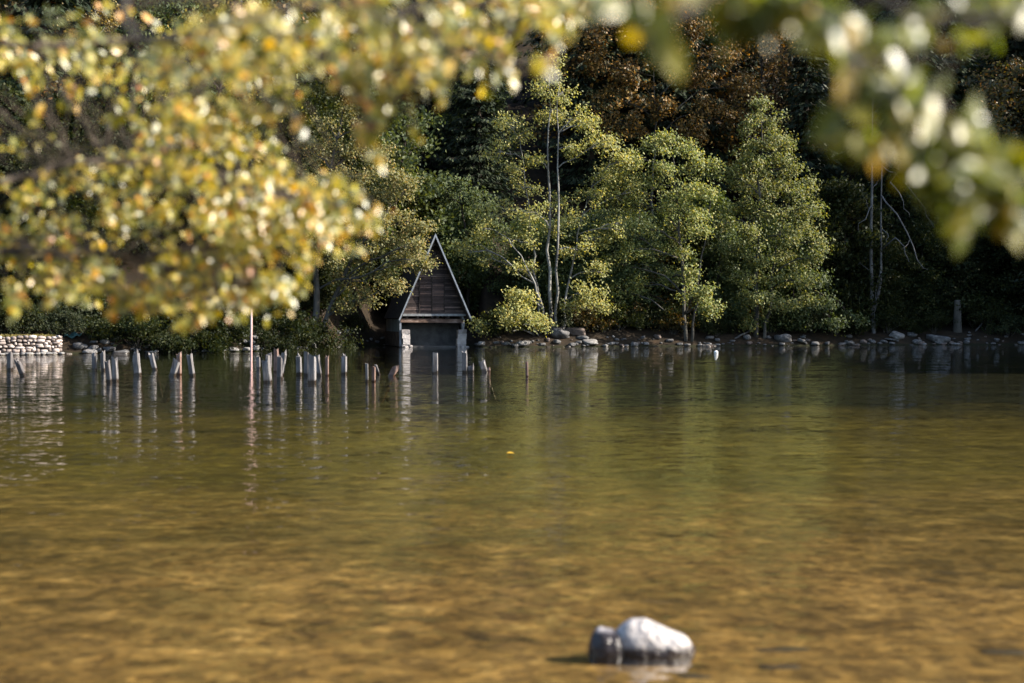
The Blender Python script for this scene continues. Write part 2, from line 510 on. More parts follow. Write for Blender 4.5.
def water_material():
    m, nt, out = new_mat('lake_water')
    geo = node(nt, 'ShaderNodeNewGeometry')
    P = geo.outputs['Position']

    def ripple(scale, stretch, amp, det=2.0):
        mp = node(nt, 'ShaderNodeMapping')
        mp.inputs['Scale'].default_value = stretch
        mp.inputs['Rotation'].default_value = (0, 0, R(12))
        nt.links.new(P, mp.inputs['Vector'])
        n = node(nt, 'ShaderNodeTexNoise', Scale=scale, Detail=det, Roughness=.55)
        nt.links.new(mp.outputs[0], n.inputs['Vector'])
        s = node(nt, 'ShaderNodeVectorMath', operation='SUBTRACT')
        nt.links.new(n.outputs['Color'], s.inputs[0])
        s.inputs[1].default_value = (.5, .5, .5)
        k = node(nt, 'ShaderNodeVectorMath', operation='MULTIPLY')
        nt.links.new(s.outputs[0], k.inputs[0])
        k.inputs[1].default_value = (amp, amp, 0)
        return k.outputs[0]

    def vadd(a, b):
        v = node(nt, 'ShaderNodeVectorMath', operation='ADD')
        nt.links.new(a, v.inputs[0])
        if isinstance(b, tuple):
            v.inputs[1].default_value = b
        else:
            nt.links.new(b, v.inputs[1])
        return v.outputs[0]

    a = vadd(ripple(.9, (.35, 1.3, 1), .075), ripple(5.5, (.5, 1.3, 1), .165))
    a = vadd(a, ripple(15, (.5, 1.2, 1), .20))
    a = vadd(a, ripple(.22, (.5, 1.3, 1), .015))
    N = node(nt, 'ShaderNodeVectorMath', operation='NORMALIZE')
    nt.links.new(vadd(a, (0, 0, 1)), N.inputs[0])
    # Schlick reflectance, the same from above and below the surface
    dt = node(nt, 'ShaderNodeVectorMath', operation='DOT_PRODUCT')
    nt.links.new(N.outputs[0], dt.inputs[0])
    nt.links.new(geo.outputs['Incoming'], dt.inputs[1])
    c1 = math_n(nt, 'SUBTRACT', 1.0, math_n(nt, 'ABSOLUTE', dt.outputs['Value']), True)
    refl = math_n(nt, 'ADD', math_n(nt, 'MULTIPLY', math_n(nt, 'POWER', c1, 5.0), .98), .02, True)
    gl = node(nt, 'ShaderNodeBsdfGlossy', Roughness=.02)
    gl.inputs['Color'].default_value = (1, 1, 1, 1)
    nt.links.new(N.outputs[0], gl.inputs['Normal'])
    tr = node(nt, 'ShaderNodeBsdfTransparent')
    tr.inputs['Color'].default_value = (.96, .93, .78, 1)
    # distorted view of the bed through the ripples
    rf = node(nt, 'ShaderNodeBsdfRefraction', IOR=1.05, Roughness=0.0)
    rf.inputs['Color'].default_value = (.96, .93, .78, 1)
    big = node(nt, 'ShaderNodeVectorMath', operation='NORMALIZE')
    nt.links.new(N.outputs[0], big.inputs[0])
    nt.links.new(big.outputs[0], rf.inputs['Normal'])
    body = node(nt, 'ShaderNodeMixShader', Fac=0.0)
    nt.links.new(tr.outputs[0], body.inputs[1])
    nt.links.new(rf.outputs[0], body.inputs[2])
    mx = node(nt, 'ShaderNodeMixShader')
    nt.links.new(refl, mx.inputs[0])
    nt.links.new(body.outputs[0], mx.inputs[1])
    nt.links.new(gl.outputs[0], mx.inputs[2])
    nt.links.new(mx.outputs[0], out.inputs['Surface'])
    return m


wm = MB()
wm.add([(-400, 2.5, 0), (400, 2.5, 0), (400, 95, 0), (-400, 95, 0)], [(0, 1, 2, 3)])
wo = wm.build('water', water_material())
tag(wo, 'calm clear lake water with faint ripples', 'water', kind='structure')


def gz(x, y):
    return float(height(x, y))


# ------------------------------------------------------------------ tree builders
def smooth_path(pts, n):
    P = np.array([tuple(p) for p in pts], float)
    if len(P) == 2:
        t = np.linspace(0, 1, n)[:, None]
        return P[0] * (1 - t) + P[1] * t
    t = np.linspace(0, len(P) - 1, n)
    out = []
    for u in t:
        i = min(int(u), len(P) - 2)
        f = u - i
        p0, p1, p2, p3 = P[max(i - 1, 0)], P[i], P[i + 1], P[min(i + 2, len(P) - 1)]
        out.append(.5 * ((2 * p1) + (-p0 + p2) * f + (2 * p0 - 5 * p1 + 4 * p2 - p3) * f * f + (-p0 + 3 * p1 - 3 * p2 + p3) * f ** 3))
    return np.array(out)


def crooked(a, b, n, wob, sag=0.0):
    a, b = np.array(a, float), np.array(b, float)
    t = np.linspace(0, 1, n)[:, None]
    p = a * (1 - t) + b * t
    L = np.linalg.norm(b - a)
    k = np.sin(np.pi * t)
    off = rng.normal(size=(n, 3)) * wob * L
    off = (off + np.roll(off, 1, 0)) / 2
    p = p + off * k
    p[:, 2] += (sag * L * k)[:, 0]
    return p


def clump_leaves(centers, per, sig, size, up=.6, asp=.62):
    """leaf quads gathered around twig ends"""
    C = np.repeat(np.array(centers), per, axis=0)
    o = rng.normal(size=C.shape) * np.array(sig)
    C = C + o
    N = norm(rng.normal(size=C.shape) * .55 + np.array([0.55, -.38, up * .85]))
    L = size * rng.uniform(.7, 1.35, len(C))
    return leaf_quads(C, N, L, L * asp, .08)


def hero_tree(name, label, base_px, Y, trunks, clumps, leafm, barkm, r0, leaf=.17, dens=1.0, group=None, cat='tree', branch_r=.035, sub=.55, depth=.9):
    b = at(base_px, 338, Y)
    base = Vector((b.x, Y, gz(b.x, Y) - .1))
    root = empty(name, base)
    tag(root, label, cat, group)

    def loc(px, py, dy=0.0):
        return np.array(at(px, py, Y + dy) - base)
    tb = MB()
    trunk_pts = []
    for ti, tr in enumerate(trunks):
        dy = tr[0]
        pts = [loc(px, py, dy * min(1, i / 1.0)) for i, (px, py) in enumerate(tr[1:])]
        if ti == 0 or True:
            pts[0][2] = min(pts[0][2], -.0)
        P = smooth_path(pts, 16)
        P[2:-1] += rng.normal(size=(13, 3)) * np.array([.07, .07, 0])
        rr = np.linspace(r0 * (1 if ti == 0 else .75), r0 * .12, 16)
        tb.tube(P, rr, 7)
        trunk_pts.append((P, rr))
    bb = tb
    LV = []
    for (px, py, rx, ry, *rest) in clumps:
        k = Y / FPX
        drng = rx * k * depth
        dy = rest[0] if rest else rng.uniform(-1, 1) * drng * .9
        nmul = rest[1] if len(rest) > 1 else 1.0
        c = loc(px, py, dy)
        # branch
        best = None
        for P, rr in trunk_pts:
            hd = np.hypot(P[:, 0] - c[0], P[:, 1] - c[1])
            want = c[2] - (.25 + .35 * rng.random()) * hd
            i = int(np.argmin(np.abs(P[:, 2] - want) + .6 * hd))
            dd = np.linalg.norm(P[i] - c)
            if best is None or dd < best[0]:
                best = (dd, P[i], rr[i])
        path = crooked(best[1], c, 7, .06, .10)
        bb.tube(path, np.linspace(min(branch_r * 1.6, best[2] * .7 + .008), branch_r * .45, 7), 5)
        rxw, ryw = rx * k, ry * k
        nsub = max(6, int(rxw * ryw * 15 * sub / .55))
        S = rng.normal(size=(nsub, 3))
        S = norm(S) * (rng.random((nsub, 1)) ** .45)
        S = c + S * np.array([rxw, rxw * depth, ryw * 1.25]) * .95
        for s in S[: max(4, nsub // 4)]:
            st = path[rng.integers(3, 7)]
            bb.tube(crooked(st, s, 4, .08, .05), np.linspace(branch_r * .5, branch_r * .22, 4), 4, False)
        per = max(6, int(80 * dens * nmul))
        LV.append(clump_leaves(S, per, (.27, .27, .19), leaf))
    bb.build('trunk', barkm, root, True)
    link('crown', quads_mesh('crown', np.concatenate(LV)), leafm, root)
    return root


def copy_tree(root, loc, rz, sc, label=None, group=None, mats=None):
    r = root.copy()
    COL.objects.link(r)
    r.location = loc
    r.rotation_euler = (0, 0, rz)
    r.scale = (sc[0], sc[0], sc[1]) if isinstance(sc, tuple) else (sc, sc, sc)
    if label:
        r['label'] = label
    if group:
        r['group'] = group
    for ch in list(root.children):
        c = ch.copy()
        COL.objects.link(c)
        c.parent = r
        if mats and ch.name.split('.')[0] in mats:
            c.data = mats[ch.name.split('.')[0]]
    return r


def conifer(name, label, h, spread, whorls, group, loc=(0, 0, -200)):
    root = empty(name, loc)
    tag(root, label, 'tree', group)
    tb = MB()
    lean = rng.normal(0, .15, 2)
    P = np.array([[lean[0] * t * t, lean[1] * t * t, h * t] for t in np.linspace(0, 1, 9)])
    tb.tube(P, np.linspace(h * .013, .02, 9), 7)
    Cs, Ls, Ns, Ts = [], [], [], []
    for i in range(whorls):
        t = .06 + .93 * (i + rng.uniform(-.3, .3)) / whorls
        t = min(max(t, .05), .985)
        z = h * t
        rad = spread * (1 - t) ** .85 * (.55 + .45 * min(1, t / .2)) * rng.uniform(.75, 1.15) + .25
        nb = int(rng.integers(5, 8))
        a0 = rng.uniform(0, 6.28)
        for b in range(nb):
            a = a0 + 6.283 * b / nb + rng.normal(0, .2)
            L = rad * rng.uniform(.7, 1.15)
            d = np.array([math.cos(a), math.sin(a), 0])
            droop = rng.uniform(.1, .35)
            n = max(4, int(L * 6))
            ss = np.linspace(.12, 1, n)
            pts = np.array([0, 0, z]) + d * (ss * L)[:, None]
            pts[:, 2] += -droop * L * ss ** 1.3 + .12 * L * ss ** 4
            if t < .8:
                tb.tube([(0, 0, z), pts[n // 2], pts[-1]], [.035, .02, .008], 4, False)
            side = np.array([-d[1], d[0], 0])
            for s, p in zip(ss, pts):
                for q in range(3):
                    wv = (1.05 - s) * L * .32 + .12
                    lat = rng.uniform(-1, 1) * wv
                    c = p + side * lat + d * abs(lat) * .3 + np.array([0, 0, rng.normal(-.10, .09)])
                    Cs.append(c)
                    T = d * .8 + side * np.sign(lat) * .6 + np.array([0, 0, -.45 - .5 * rng.random()])
                    Ts.append(T)
                    Ns.append(np.array([0, 0, 1]) + rng.normal(size=3) * .55)
    C = np.array(Cs)
    T = norm(np.array(Ts))
    N = np.array(Ns)
    N = norm(N - T * np.sum(N * T, 1, keepdims=True))
    B = np.cross(N, T)
    n = len(C)
    L = rng.uniform(.28, .6, (n, 1))
    W = L * rng.uniform(.28, .45, (n, 1))
    Vv = np.empty((n, 4, 3))
    Vv[:, 0] = C - T * L * .5
    Vv[:, 1] = C + B * W / 2
    Vv[:, 2] = C + T * L * .5
    Vv[:, 3] = C - B * W / 2
    tb.build('trunk', M['dark_bark'], root, True)
    link('crown', quads_mesh('crown', Vv.reshape(-1, 3)), M['needle'], root)
    return root


def broadleaf(name, label, h, spread, leafm, barkm, group, nclump=34, per=26, leaf=.2, cat='tree', low=.2, loc=(0, 0, -200), sig=(.34, .34, .2), sub=9):
    root = empty(name, loc)
    tag(root, label, cat, group)
    tb = bb = MB()
    P = smooth_path([(0, 0, -.2), (rng.normal(0, .2), rng.normal(0, .2), h * .4), (rng.normal(0, .4), rng.normal(0, .4), h * .95)], 10)
    rr = np.linspace(h * .014, .015, 10)
    tb.tube(P, rr, 7)
    LV = []
    for i in range(nclump):
        t = low + (1 - low) * (i + .5) / nclump
        env = math.sin(math.pi * min(1, (t - low) / (1 - low) * .82 + .16)) ** .7
        a = i * 2.4 + rng.normal(0, .4)
        rad = spread * env * rng.uniform(.35, 1.0)
        c = np.array([math.cos(a) * rad, math.sin(a) * rad, h * t])
        k = int(np.argmin(np.abs(P[:, 2] - (c[2] - .45 * rad))))
        path = crooked(P[k], c, 6, .06, .08)
        bb.tube(path, np.linspace(min(.06, rr[k] * .7), .014, 6), 5, False)
        cr = spread * rng.uniform(.22, .36)
        S = norm(rng.normal(size=(sub, 3))) * (rng.random((sub, 1)) ** .5) * np.array([cr, cr, cr * .6]) + c
        for s in S[:4]:
            bb.tube(crooked(path[4], s, 3, .08), [.012, .01, .006], 4, False)
        LV.append(clump_leaves(S, per, sig, leaf))
    tb.build('trunk', barkm, root, True)
    link('crown', quads_mesh('crown', np.concatenate(LV)), leafm, root)
    return root


def bush(name, label, h, spread, leafm, group, nstem=9, per=22, leaf=.14):
    root = empty(name, (0, 0, -200))
    tag(root, label, 'bush', group)
    bb = MB()
    LV = []
    for i in range(nstem):
        a = 6.283 * i / nstem + rng.normal(0, .3)
        rad = spread * rng.uniform(.15, 1)
        tip = np.array([math.cos(a) * rad, math.sin(a) * rad, h * rng.uniform(.55, 1) * (1 - .35 * rad / spread)])
        p = crooked((rng.normal(0, .08), rng.normal(0, .08), -.1), tip, 6, .07, .12)
        bb.tube(p, np.linspace(.025, .006, 6), 4, False)
        S = np.concatenate([p[2:], tip + rng.normal(size=(7, 3)) * np.array([.3, .3, .2]) * spread * .7])
        S[:, 2] = np.maximum(S[:, 2], .12)
        LV.append(clump_leaves(S, per, (.17, .17, .12), leaf))
    bb.build('stems', M['grey_bark'], root, True)
    link('foliage', quads_mesh('foliage', np.concatenate(LV)), leafm, root)
    return root


# ------------------------------------------------------------------ the trees one can tell apart
hero_tree('alder_tree', 'tall airy alder with several pale bare trunks, right of the wooden boathouse', 552, 80.5,
          [(0, (552, 340), (549, 250), (550, 150), (548, 58)), (-.6, (556, 340), (557, 250), (558, 150), (557, 78)),
           (.5, (541, 340), (534, 270), (528, 200), (520, 140)), (.8, (560, 340), (567, 290), (578, 235), (590, 190)), (-1, (548, 340), (540, 300), (524, 262), (505, 236))],
          [(549, 66, 15, 13), (540, 88, 13, 11), (562, 92, 17, 11), (552, 112, 18, 10), (575, 118, 17, 9), (592, 128, 18, 10), (600, 146, 22, 10), (575, 148, 14, 8), (622, 160, 20, 11), (608, 175, 22, 10),
           (632, 192, 16, 11), (596, 196, 20, 9), (506, 122, 17, 10), (518, 138, 15, 9), (497, 152, 16, 10), (513, 168, 15, 9), (535, 160, 10, 8), (524, 190, 18, 8), (535, 212, 22, 9), (562, 203, 16, 8),
           (500, 212, 20, 9), (482, 230, 18, 9), (515, 240, 24, 9), (550, 228, 14, 7), (575, 218, 15, 7), (600, 238, 26, 9), (622, 225, 12, 8), (578, 250, 16, 7), (492, 258, 20, 8), (520, 268, 18, 7),
           (465, 250, 14, 8), (600, 272, 12, 8), (588, 292, 18, 11), (604, 306, 12, 7), (575, 306, 10, 6), (520, 306, 26, 9, -2.5, 1.5), (500, 318, 18, 8, -2.5, 1.5), (540, 320, 20, 8, -2.5, 1.5), (522, 296, 14, 7, -2, 1.3), (480, 325, 9, 6, -2)],
          M['alder_leaf'], M['alder_bark'], .12, leaf=.14, dens=.8, branch_r=.055)

hero_tree('broad_alder', 'dense bright green alder with a pointed top, right of the wide rounded one', 756, 83.5,
          [(0, (756, 340), (757, 260), (760, 180), (765, 96)), (.7, (764, 340), (775, 260), (790, 200))],
          [(764, 104, 7, 10), (756, 118, 11, 9), (774, 122, 11, 10), (747, 136, 13, 10), (768, 140, 18, 11), (788, 146, 12, 10), (742, 158, 14, 10), (764, 163, 22, 11), (790, 168, 16, 11), (735, 178, 18, 10),
           (760, 188, 24, 11), (787, 190, 20, 11), (806, 186, 11, 9), (814, 206, 12, 10), (795, 212, 20, 10), (768, 212, 22, 11), (738, 206, 20, 10), (722, 222, 14, 9), (750, 235, 24, 10), (780, 236, 22, 10),
           (806, 232, 16, 10), (820, 244, 8, 7), (730, 252, 18, 9), (760, 258, 20, 9), (788, 258, 20, 9), (810, 258, 12, 8), (745, 275, 16, 8), (776, 280, 20, 9), (800, 280, 14, 8), (760, 298, 20, 8),
           (786, 302, 18, 8), (810, 300, 12, 8), (772, 320, 18, 7), (740, 300, 14, 8), (750, 322, 12, 6)],
          M['bright_leaf'], M['grey_bark'], .15, leaf=.145, dens=1.0, branch_r=.04)

hero_tree('round_alder', 'wide rounded alder with a leafy flat-topped crown, left of the pointed green alder', 684, 82,
          [(0, (686, 340), (682, 260), (676, 190), (670, 138)), (.8, (692, 340), (702, 260), (712, 190))],
          [(612, 205, 14, 10, .8), (610, 232, 15, 11, .8), (614, 262, 15, 11, 1), (622, 290, 15, 10, 1), (606, 182, 12, 9, .8), (667, 136, 11, 8), (650, 146, 14, 9), (686, 148, 16, 9), (636, 160, 14, 9), (664, 162, 20, 10), (694, 166, 18, 10), (716, 170, 12, 9), (628, 180, 16, 10), (655, 184, 20, 10), (684, 188, 20, 10),
           (710, 192, 16, 9), (634, 205, 18, 10), (662, 208, 20, 10), (692, 212, 18, 9), (644, 228, 18, 10), (672, 232, 20, 10), (702, 234, 15, 8), (630, 250, 14, 9), (656, 255, 18, 9), (686, 256, 16, 8),
           (700, 296, 18, 9, -1.5, 1.4), (710, 308, 10, 7, -1.5, 1.3), (668, 280, 16, 8, 1), (640, 285, 14, 9, 1), (690, 275, 10, 7)],
          M['bright_leaf'], M['grey_bark'], .12, leaf=.145, dens=1.0, branch_r=.04)

hero_tree('olive_tree', 'broad yellowish olive tree leaning over the left slope of the boathouse roof', 313, 74.5,
          [(0, (313, 342), (318, 250), (332, 170), (345, 105)), (.5, (318, 342), (345, 270), (380, 220), (405, 190))],
          [(344, 112, 16, 10), (328, 128, 18, 11), (362, 130, 16, 11), (310, 150, 18, 11), (340, 152, 22, 11), (374, 152, 18, 11), (300, 175, 18, 11), (330, 178, 22, 11), (362, 178, 22, 11), (394, 176, 18, 11),
           (412, 194, 14, 10), (384, 200, 22, 11), (350, 204, 24, 11), (315, 204, 22, 11), (405, 216, 18, 10), (424, 226, 10, 9), (374, 226, 22, 11), (340, 230, 24, 11), (305, 232, 20, 11), (395, 240, 18, 10),
           (418, 246, 10, 8, -1.5), (423, 262, 5, 4, -2), (365, 252, 22, 10), (330, 256, 22, 10), (398, 262, 16, 9), (378, 276, 18, 9), (350, 280, 20, 9), (395, 285, 12, 7), (368, 298, 14, 8), (345, 306, 12, 7), (410, 258, 11, 8), (290, 260, 18, 10), (285, 205, 16, 11), (275, 170, 16, 11), (280, 235, 16, 10)],
          M['olive_leaf'], M['grey_bark'], .2, leaf=.14, dens=1.1, branch_r=.04)

hero_tree('hazel_tree', 'dull green leafy tree just behind the boathouse, between it and the pale-trunked alder', 470, 89,
          [(0, (470, 332), (468, 270), (462, 215), (458, 178)), (.8, (480, 332), (492, 270), (500, 220))],
          [(458, 182, 12, 9), (445, 196, 14, 10), (474, 196, 14, 10), (490, 210, 14, 10), (460, 214, 18, 10), (440, 222, 12, 10), (478, 228, 18, 10), (500, 235, 14, 10), (455, 240, 16, 10), (470, 256, 18, 9),
           (495, 262, 16, 9), (478, 278, 16, 9), (500, 285, 14, 9), (485, 300, 16, 9), (510, 262, 12, 9), (516, 290, 12, 9)],
          M['dull_leaf'], M['dark_bark'], .15, leaf=.16, dens=1.0)

hero_tree('hazel_tree', 'low spreading dark green hazel filling the shade under the two bright alders', 715, 84.5,
          [(0, (715, 340), (716, 310), (720, 260)), (.4, (718, 340), (750, 300), (800, 275)), (-.4, (712, 340), (670, 305), (630, 285))],
          [(628, 300, 15, 10), (650, 310, 16, 10), (672, 318, 16, 8), (630, 322, 15, 7), (696, 322, 16, 7), (716, 300, 18, 10), (738, 314, 16, 9), (720, 275, 16, 10), (718, 250, 14, 10), (735, 290, 14, 9), (760, 322, 16, 7), (782, 318, 16, 8),
           (806, 312, 16, 9), (826, 302, 14, 9), (830, 322, 15, 7), (800, 326, 16, 6), (822, 282, 12, 9), (716, 225, 12, 9), (850, 318, 12, 7), (610, 326, 12, 6)],
          M['dull_leaf'], M['dark_bark'], .09, leaf=.16, dens=1.1)

hero_tree('young_beech', 'dull orange and green young tree standing behind the round alder', 640, 86,
          [(0, (640, 334), (642, 270), (640, 220), (638, 185))],
          [(640, 240, 16, 10), (625, 255, 16, 10), (655, 262, 16, 10), (640, 275, 18, 10), (665, 285, 16, 9), (620, 285, 16, 9), (645, 300, 18, 9), (672, 305, 16, 9), (622, 308, 14, 9), (690, 318, 18, 8), (655, 320, 18, 7), (720, 322, 14, 7)],
          M['mixed_leaf'], M['dark_bark'], .1, leaf=.17, dens=.9)

hero_tree('rust_tree', 'rusty orange beech with a thin pale trunk, high on the shaded slope', 655, 96,
          [(0, (655, 300), (653, 200), (655, 120), (653, 20))],
          [(650, 15, 26, 12), (620, 30, 24, 12), (690, 30, 26, 12), (660, 45, 28, 12), (600, 60, 22, 12), (720, 55, 24, 12), (635, 75, 26, 12), (690, 78, 26, 12), (740, 85, 22, 12), (610, 98, 20, 12), (660, 105, 26, 12),
           (710, 108, 24, 12), (625, 128, 22, 12), (690, 130, 22, 12), (590, 30, 18, 12), (600, 125, 16, 10), (740, 120, 16, 10), (645, -10, 26, 12), (700, 0, 26, 12)],
          M['orange_leaf'], M['grey_bark'], .12, leaf=.2, dens=.6, branch_r=.03)

hero_tree('orange_maple', 'low shaded maple with one band of orange leaves behind the bare dead tree', 905, 95,
          [(0, (905, 322), (903, 270), (898, 230))],
          [(850, 232, 16, 8), (872, 240, 16, 7), (898, 238, 18, 8), (922, 240, 18, 9), (942, 235, 12, 8), (910, 252, 18, 7), (838, 245, 12, 8), (885, 228, 14, 6)],
          M['orange_leaf'], M['dark_bark'], .1, leaf=.2, dens=.8)

hero_tree('bronze_tree', 'bronze leaved tree cut by the right edge of the view, above the dark conifers', 1010, 97,
          [(0, (1012, 320), (1010, 220), (1012, 140), (1008, 60))],
          [(1010, 70, 16, 12), (998, 92, 14, 12), (1020, 100, 18, 12), (1000, 118, 16, 12), (1022, 130, 16, 12), (1005, 140, 14, 10), (1030, 80, 16, 12), (1016, 160, 14, 10), (1030, 155, 14, 10)],
          M['mixed_leaf'], M['dark_bark'], .14, leaf=.2, dens=.9)

hero_tree('yellow_birch', 'pale stemmed yellow birch seen through the gap in the overhanging leaves at upper left', 88, 78,
          [(0, (90, 320), (88, 200), (86, 140), (82, 90)), (.6, (98, 320), (100, 200), (110, 110))],
          [(82, 88, 12, 6), (60, 82, 14, 7), (100, 84, 12, 6), (110, 104, 12, 6), (70, 105, 10, 6), (50, 110, 18, 9), (40, 130, 22, 10), (62, 140, 18, 10), (30, 155, 22, 11), (60, 165, 20, 10), (40, 185, 20, 10), (110, 170, 16, 8),
           (95, 10, 16, 8), (108, 22, 14, 7), (10, 35, 14, 10), (70, 30, 16, 8)],
          M['yellow_leaf'], M['pale_bark'], .12, leaf=.17, dens=.5, branch_r=.04)

# dead tree
Yd = 86.5
bd = at(872, 338, Yd)
base = Vector((bd.x, Yd, gz(bd.x, Yd) - .1))
dead = empty('dead_tree', base)
tag(dead, 'bare grey dead tree with crooked drooping branches on the shaded right shore', 'tree')


def dl(px, py, dy=0.):
    return at(px, py, Yd + dy) - base


tb = bb = MB()
tb.tube(smooth_path([dl(874, 340), dl(872, 300), dl(871, 240), dl(872, 190), (dl(872, 150)), dl(873, 90)], 18), np.linspace(.15, .02, 18), 7)
tb.tube(smooth_path([dl(873, 312), dl(880, 285), dl(881, 250), dl(881, 210), dl(882, 165)], 14), np.linspace(.11, .03, 14), 6)
for path, r in [([dl(881, 195), dl(895, 212, -1), dl(910, 240, -1.5), dl(918, 262, -2), dl(928, 270, -2)], .055), ([dl(890, 182, -.5), dl(900, 195, -1), dl(905, 205, -1), dl(910, 217, -1)], .04),
                ([dl(881, 165), dl(892, 172, .5), dl(902, 178, .5)], .045), ([dl(882, 250), dl(895, 238, -1), dl(905, 250, -1.3), dl(909, 262, -1.5)], .05), ([dl(872, 205), dl(866, 218, -.5), dl(860, 222, -.5), dl(859, 232, -.5)], .04),
                ([dl(872, 215), dl(864, 198, .5), dl(862, 185, .5)], .03), ([dl(871, 272), dl(862, 266, 0), dl(857, 264, 0)], .035), ([dl(881, 270), dl(876, 300, -.4), dl(876, 326, -.4)], .035),
                ([dl(872, 190), dl(876, 184, 0), dl(879, 180, -.2)], .04), ([dl(902, 178, .5), dl(915, 195, .5), dl(926, 212, .4), (dl(934, 228, .4))], .03), ([dl(881, 226), dl(888, 236, -.6), dl(886, 246, -.6)], .035),
                ([dl(910, 240, -1.5), dl(905, 246, -1.8), dl(902, 250, -1.8)], .025), ([dl(900, 160, .3), dl(897, 172, .2), dl(889, 184, 0)], .03), ([dl(872, 140), dl(864, 150, .5), dl(858, 162, .7)], .03), ([dl(872, 165), dl(884, 150, .5), dl(892, 145, .7)], .03)]:
    q = smooth_path(path, 8)
    q[1:-1] += rng.normal(size=(6, 3)) * .05
    bb.tube(q, np.linspace(r, r * .35, 8), 5)
bb.build('trunk', M['dead_wood'], dead, True)

# stump, thin saplings
def post_tree(name, label, px, pyb, pyt, Y, r, mat, cat, lean=0, group=None):
    b = at(px, pyb, Y)
    z0 = gz(b.x, Y) - .1
    t = at(px + lean, pyt, Y)
    mb = MB()
    h = t.z - z0
    P = [(0, 0, 0), ((t.x - b.x) * .3, 0.02, h * .3), ((t.x - b.x) * .65, -.02, h * .65), (t.x - b.x, 0, h)]
    mb.tube(smooth_path(P, 12), np.linspace(r, r * .62, 12), 9)
    o = mb.build(name, mat, None, True)
    o.location = (b.x, Y, z0)
    tag(o, label, cat, group)
    return o


post_tree('tree_stump', 'broken grey tree stump standing alone on the dark right bank', 957.5, 330, 300, 87.5, .30, M['grey_bark'], 'stump')
post_tree('bare_sapling', 'thin bare sapling stem left of the dead tree', 861, 330, 300, 88, .07, M['grey_bark'], 'sapling', -2)
post_tree('leaning_pole', 'thin pale pole leaning on the bank by the end of the stone wall', 73, 341, 322, 65, .045, M['pale_bark'], 'pole', 5)
post_tree('short_pole', 'thin upright grey pole on the left bank below the overhanging leaves', 117, 341, 320, 68, .04, M['pale_bark'], 'pole', 0)

# ------------------------------------------------------------------ hillside forest
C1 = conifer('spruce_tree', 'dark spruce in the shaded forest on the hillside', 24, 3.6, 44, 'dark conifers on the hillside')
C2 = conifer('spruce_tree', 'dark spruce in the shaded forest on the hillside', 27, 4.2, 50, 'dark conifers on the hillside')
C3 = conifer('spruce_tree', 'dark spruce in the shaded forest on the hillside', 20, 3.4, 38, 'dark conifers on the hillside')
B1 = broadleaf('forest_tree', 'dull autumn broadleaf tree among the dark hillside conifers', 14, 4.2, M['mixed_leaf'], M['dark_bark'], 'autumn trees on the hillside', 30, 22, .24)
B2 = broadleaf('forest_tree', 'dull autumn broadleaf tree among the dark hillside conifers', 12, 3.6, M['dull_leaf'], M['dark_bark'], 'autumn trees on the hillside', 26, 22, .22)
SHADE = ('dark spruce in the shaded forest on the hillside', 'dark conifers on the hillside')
protos = [C1, C2, C3]
used = set()
spots = []
yrow = 0
for d, st in ((9, 4.6), (13.5, 5.0), (19, 5.5), (26, 6.5), (36, 8), (50, 10), (70, 13)):
    for x in np.arange(-46, 50, st):
        xx = x + rng.uniform(-.4, .4) * st
        sy = float(np.interp(xx, [-60, -23, -10, 0, 15, 31, 40, 60], [66, 68, 78, 80, 83, 86, 84, 76]))
        yy = sy + d + rng.uniform(-1.5, 1.5)
        if abs(xx) > .42 * yy + 4:
            continue
        spots.append((xx, yy, d))
GAPS = [(4, 104)]
for i, (x, y, d) in enumerate(spots):
    if d < 12 and (-3 < x < 1.5 or 8 < x < 20):
        if rng.random() < .5:
            continue
    if d < 16 and 4 < x < 17:      # the rusty trees stand here
        if rng.random() < .7:
            continue
    # nothing may stand in the boathouse
    if -9 < x < .5 and y < 88:
        continue
    z = gz(x, y) - .2
    r = rng.random()
    rz = rng.uniform(0, 6.28)
    if r < .86 or d > 30:
        k = int(rng.integers(0, 3))
        pr = protos[k]
        sc = rng.uniform(.8, 1.15)
        if k not in used:
            used.add(k)
            pr.location = (x, y, z)
            pr.rotation_euler = (0, 0, rz)
        else:
            copy_tree(pr, (x, y, z), rz, (sc, sc * rng.uniform(.9, 1.1)))
    else:
        k = int(rng.integers(3, 5))
        pr = (B1, B2)[k - 3]
        if k not in used:
            used.add(k)
            pr.location = (x, y, z)
        else:
            copy_tree(pr, (x, y, z), rz, rng.uniform(.8, 1.15))
# spruces added beyond the right frame edge to shade the right of the view
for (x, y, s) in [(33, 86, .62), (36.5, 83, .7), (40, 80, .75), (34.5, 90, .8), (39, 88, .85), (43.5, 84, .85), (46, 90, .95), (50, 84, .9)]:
    copy_tree(protos[int(rng.integers(0, 3))], (x, y, gz(x, y) - .2), rng.uniform(0, 6.28), (s, s), 'dark spruce added out of view on the right bank to shade the dead tree', 'added shade conifers on the right bank')

